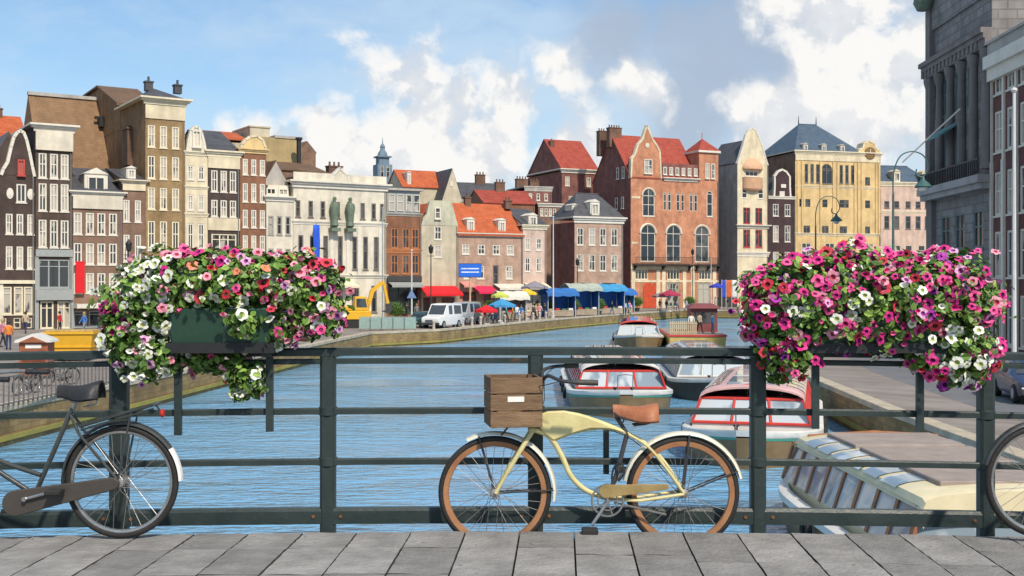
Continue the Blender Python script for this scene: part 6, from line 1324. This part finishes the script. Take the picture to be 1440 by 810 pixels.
parasol(741, 449, 3.5, 1.2, CY, 'yellow parasol among the crowd'); parasol(703, 452, 3.2, 1.0, CLI, 'lime green parasol among the crowd'); parasol(706, 455, 2.5, 1.5, CTQ, 'bright blue parasol among the crowd'); parasol(752, 446, 4.4, 1.8, CGR, 'wide grey parasol beside the narrow pink house'); parasol(684, 456, 1.9, 1.2, CRED, 'low red parasol beside the bright blue one'); parasol(942, 438, 3.2, 1.7, CMA, 'maroon parasol in front of the mansion'); parasol(931, 437.5, 2.9, 1.5, CGR, 'grey parasol in front of the red side door'); parasol(1008, 437, 4.2, 1.2, mk('canvas_navy', (.03, .05, .40), .8), 'small navy parasol by the cream gable house')
def stall(px, yb, w, dp, h, roof, side, label, rz=20):
    t = thing('market_stall', label, 'market stall', gnd(px, yb), R(rz), 'market stalls on the quay')
    for x in (-w / 2, w / 2):
        for y in (0, dp): q = MB(); q.tube([(x, y, 0), (x, y, h)], .04, 6); q.build('post', POLW, t)
    n = 10; q = MB(); P = [[(-w / 2 - .3 + (w + .6) * i / n, y, h + z + .06 * math.sin(i * 1.7 + y)) for i in range(n + 1)] for y, z in ((-.6, -.45), (-.58, -.05), (dp * .3, .5), (dp * .6, .55), (dp + .3, .1), (dp + .32, -.3))]; q.grid(P); o = q.build('canopy', roof, t); md = o.modifiers.new('t', 'SOLIDIFY'); md.thickness = .03
    for s_, x in ((0, -w / 2 - .05), (1, w / 2 + .05)):
        q = MB(); q.grid([[(x + .07 * math.sin(j * 2.1 + i), dp * j / 6, (h - .1) * i / 5 + .05) for j in range(7)] for i in range(6)]); o = q.build('side_sheet', side, t, smooth=True); md = o.modifiers.new('t', 'SOLIDIFY'); md.thickness = .02
    q = MB(); q.grid([[(-w / 2 + w * j / 8, dp + .08 + .06 * math.sin(j * 2.3 + i), (h - .1) * i / 5 + .05) for j in range(9)] for i in range(6)]); o = q.build('back_sheet', side, t, smooth=True)
    q = MB(); q.box(-w / 2 + .1, w / 2 - .1, .1, 1.0, .75, .85); q.box(-w / 2 + .15, w / 2 - .15, .12, .16, .1, .75); q.build('counter', mk('table_wood', (.33, .27, .2), .8, .2), t)
    for k in range(4):
        x = -w / 2 + .5 + (w - 1) * k / 3; q = MB(); q.box(x - .28, x + .28, .2, .7, .85, 1.02 + .06 * (k % 2)); q.build('goods_tray', [CLM['beige'], CLM['red'], CLM['green'], CLM['white']][k], t)
CAQ = mk('canvas_grey_green', (.36, .40, .34), .8, .15, 1.5, .1)
stall(790, 446, 3.6, 2.2, 3.0, CBL, mk('sheet_blue', (.02, .12, .42), .6, .25, 1.2, .2), 'blue sheeted market stall beside the pale mast'); stall(822, 444, 4.0, 2.4, 3.6, CAQ, MATS['sheet_blue'], 'market stall with grey-green canopy between two blue ones'); stall(858, 442, 4.2, 2.4, 3.5, CTQ, MATS['sheet_blue'], 'bright blue canopied market stall in front of the maroon house'); stall(880, 440, 2.6, 2.2, 2.9, CBL, CTQ, 'small blue stall beside the red arched door')
stall(722, 450, 3.0, 2.0, 2.7, WHITE, CGR, 'white canopied stall behind the crowd')
# bollards along the far quay
for i in range(16):
    f = i / 15; x = -6.4 + .6 + (5.3 + 6.4) * f - 1.2; y = 101 + (133 - 101) * f + .8; q = MB(); q.lathe([(.13, 0), (.12, .6), (.16, .66), (.15, .78), (.06, .86)], 8); o = q.build('bollard', mk('bollard_pale', (.52, .47, .40), .7, .15), None, (x, y, STREET), smooth=True); tag(o, 'short pale stone bollard on the quay below the market crowd', 'bollard', 'bollards along the quay edge')

# more passers-by, each in a pairing of clothes of its own
WH = [('on the square before the white stone building', 440, 530, 447.5, 455), ('near the market stalls', 775, 890, 439.5, 443), ('before the bright orange-red roofed house', 645, 770, 443.5, 449), ('near the lantern lamp before the narrow brown house', 150, 200, 462, 472)]
rp_ = random.Random(31); combos = [(t_, l_) for t_ in ('white', 'navy', 'red', 'grey', 'blue', 'green', 'beige', 'black', 'pink', 'yellow', 'orange', 'teal') for l_ in ('denim', 'black', 'khaki', 'grey', 'beige')]; rp_.shuffle(combos)
for i in range(48):
    w = WH[i % 4 if i < 14 else 1 + i % 2]; tp, lg = combos[i]
    person(rp_.uniform(w[1], w[2]), rp_.uniform(w[3], w[4]), tp, lg, 'person in %s top and %s trousers %s' % (tp, lg, w[0]), rp_.choice(('walk', 'stand', 'stride')), None, rp_.choice(('dark', 'brown', 'fair')), STREET, rp_.uniform(.93, 1.06))
for i in range(9):
    tp, lg = combos[48 + i]; person(rp_.uniform(985, 1066), rp_.uniform(433.2, 434.6), tp, lg, 'person in %s top and %s trousers by the banner flags at the canal end' % (tp, lg), rp_.choice(('walk', 'stand', 'stride')), None, rp_.choice(('dark', 'brown', 'fair')), STREET, rp_.uniform(.95, 1.05))
for px, cn, cc in ((1015, 'blue', (.03, .07, .50)), (1021, 'orange-red', (.58, .12, .04)), (1029, 'white', (.66, .66, .64))):
    t = thing('banner_flag', '%s banner flag on a pole at the canal end' % cn, 'flag', gnd(px, 434.6), R(5)); q = MB(); q.tube([(0, 0, 0), (0, 0, 4.8)], .05, 6); q.build('pole', POLW, t)
    q = MB(); q.grid([[(.06 + .8 * a_ / 4, .05 * math.sin(a_ * 1.6 + e_), 4.7 - 2.9 * e_ / 8) for a_ in range(5)] for e_ in range(9)]); o = q.build('cloth', mk('banner_' + cn, cc, .8, .12), t, smooth=True); md = o.modifiers.new('t', 'SOLIDIFY'); md.thickness = .02
# bicycles leaning along the far quay
PAINT = {'black': None, 'red': mk('bike_red', (.40, .03, .03), .4), 'blue': mk('bike_blue', (.04, .12, .32), .4), 'green': mk('bike_green', (.04, .16, .08), .4), 'white': mk('bike_white', (.6, .6, .57), .4), 'orange': mk('bike_orange', (.5, .17, .03), .4), 'grey': mk('bike_grey', (.25, .25, .26), .4), 'yellow': mk('bike_yellow', (.55, .4, .05), .4)}
for i, cn in enumerate(PAINT):
    f = .16 + .1 * i; x = -6.4 + 11.7 * f - 2.2; y = 101 + 32 * f + 1.0; c_ = copy_tree(bk); c_['label'] = '%s city bicycle parked behind the quay bollards' % cn; c_['group'] = 'bicycles parked along the far quay'
    c_.location = (x, y, STREET); c_.rotation_euler = (R(5), 0, R(70 + 20 * (i % 3)))
    if PAINT[cn]:
        for ch in kids(c_):
            if ch.name.split('.')[0] in ('frame', 'rear_fender', 'front_fender'): ch.material_slots[0].link = 'OBJECT'; ch.material_slots[0].material = PAINT[cn]
# shrub in a tub before the cream gable house
p = gnd(1058, 436.2); t = thing('shrub', 'round green shrub in a tub before the cream gable house', 'shrub', p); q = MB(); q.lathe([(.6, 0), (.8, .9), (.85, .95)], 12); q.build('tub', DGREY, t)
q = MB(); q.tube([(0, 0, .8), (.05, 0, 3.0), (0, .05, 4.8)], [.14, .11, .07], 8)
for k in range(6): a = k * 1.05; q.tube([(0, 0, 2.6 + .3 * k), (1.1 * math.cos(a), 1.1 * math.sin(a), 3.6 + .35 * k)], [.06, .02], 6)
q.build('trunk', BWOOD, t); q = MB(); rr = random.Random(5)
for i in range(2600):
    v = Vector((rr.gauss(0, 1), rr.gauss(0, 1), rr.gauss(0, 1))).normalized() * rr.uniform(.55, 1.05) * (1 + .2 * math.sin(3 * i)); c = Vector((v.x * 2.0, v.y * 1.8, 4.6 + v.z * 1.4)); n = Vector((rr.uniform(-1, 1), rr.uniform(-1, 1), rr.uniform(-.5, 1))).normalized(); a = n.orthogonal().normalized() * rr.uniform(.1, .2); e = n.cross(a); q.quad([c - a, c - e * .6, c + a, c + e * .6], rr.choice((0, 0, 1)))
o = q.build('crown', LF[:2], t); o['kind'] = 'stuff'

# potted bushes and cafe tables among the stalls
cr = [c for c in kids(t) if c.name.startswith('crown')][0].data
for i, (px, yb, lb) in enumerate(((668, 452, 'by the blue sign pole'), (690, 449, 'by the crimson awning'), (768, 445.5, 'by the tall pale mast'), (806, 445, 'between the blue market stalls'), (842, 443, 'beside the grey-green stall'), (896, 438, 'beside the red arched door'), (556, 455, 'by the grey mast'), (970, 436.6, 'by the mansion lamp post'))):
    t2 = thing('potted_bush', 'small green bush in a dark tub %s' % lb, 'plant', gnd(px, yb)); q = MB(); q.lathe([(.3, 0), (.42, .5), (.45, .55)], 10); q.build('tub', DGREY, t2); q = MB(); q.tube([(0, 0, .4), (0, 0, 1.3)], .05, 6); q.build('stem', BWOOD, t2)
    o = place('crown', cr, t2, (0, 0, 1.45 - 4.6 * .46), (0, 0, 0), (.42, .42, .46)); o['kind'] = 'stuff'
for i, (px, yb, lb) in enumerate(((676, 450, 'near the crimson awning'), (714, 447, 'near the white canopied stall'), (734, 446, 'under the yellow parasol'), (925, 437.5, 'under the grey parasol'), (948, 437.8, 'under the maroon parasol'))):
    t2 = thing('cafe_table', 'round pale cafe table %s' % lb, 'table', gnd(px, yb)); q = MB(); q.lathe([(.45, .72), (.45, .76)], 14); q.build('table_top', WHITE, t2); q = MB(); q.tube([(0, 0, 0.02), (0, 0, .73)], .04, 6); q.lathe([(.25, 0), (.22, .03)], 10); q.build('pedestal', DGREY, t2)
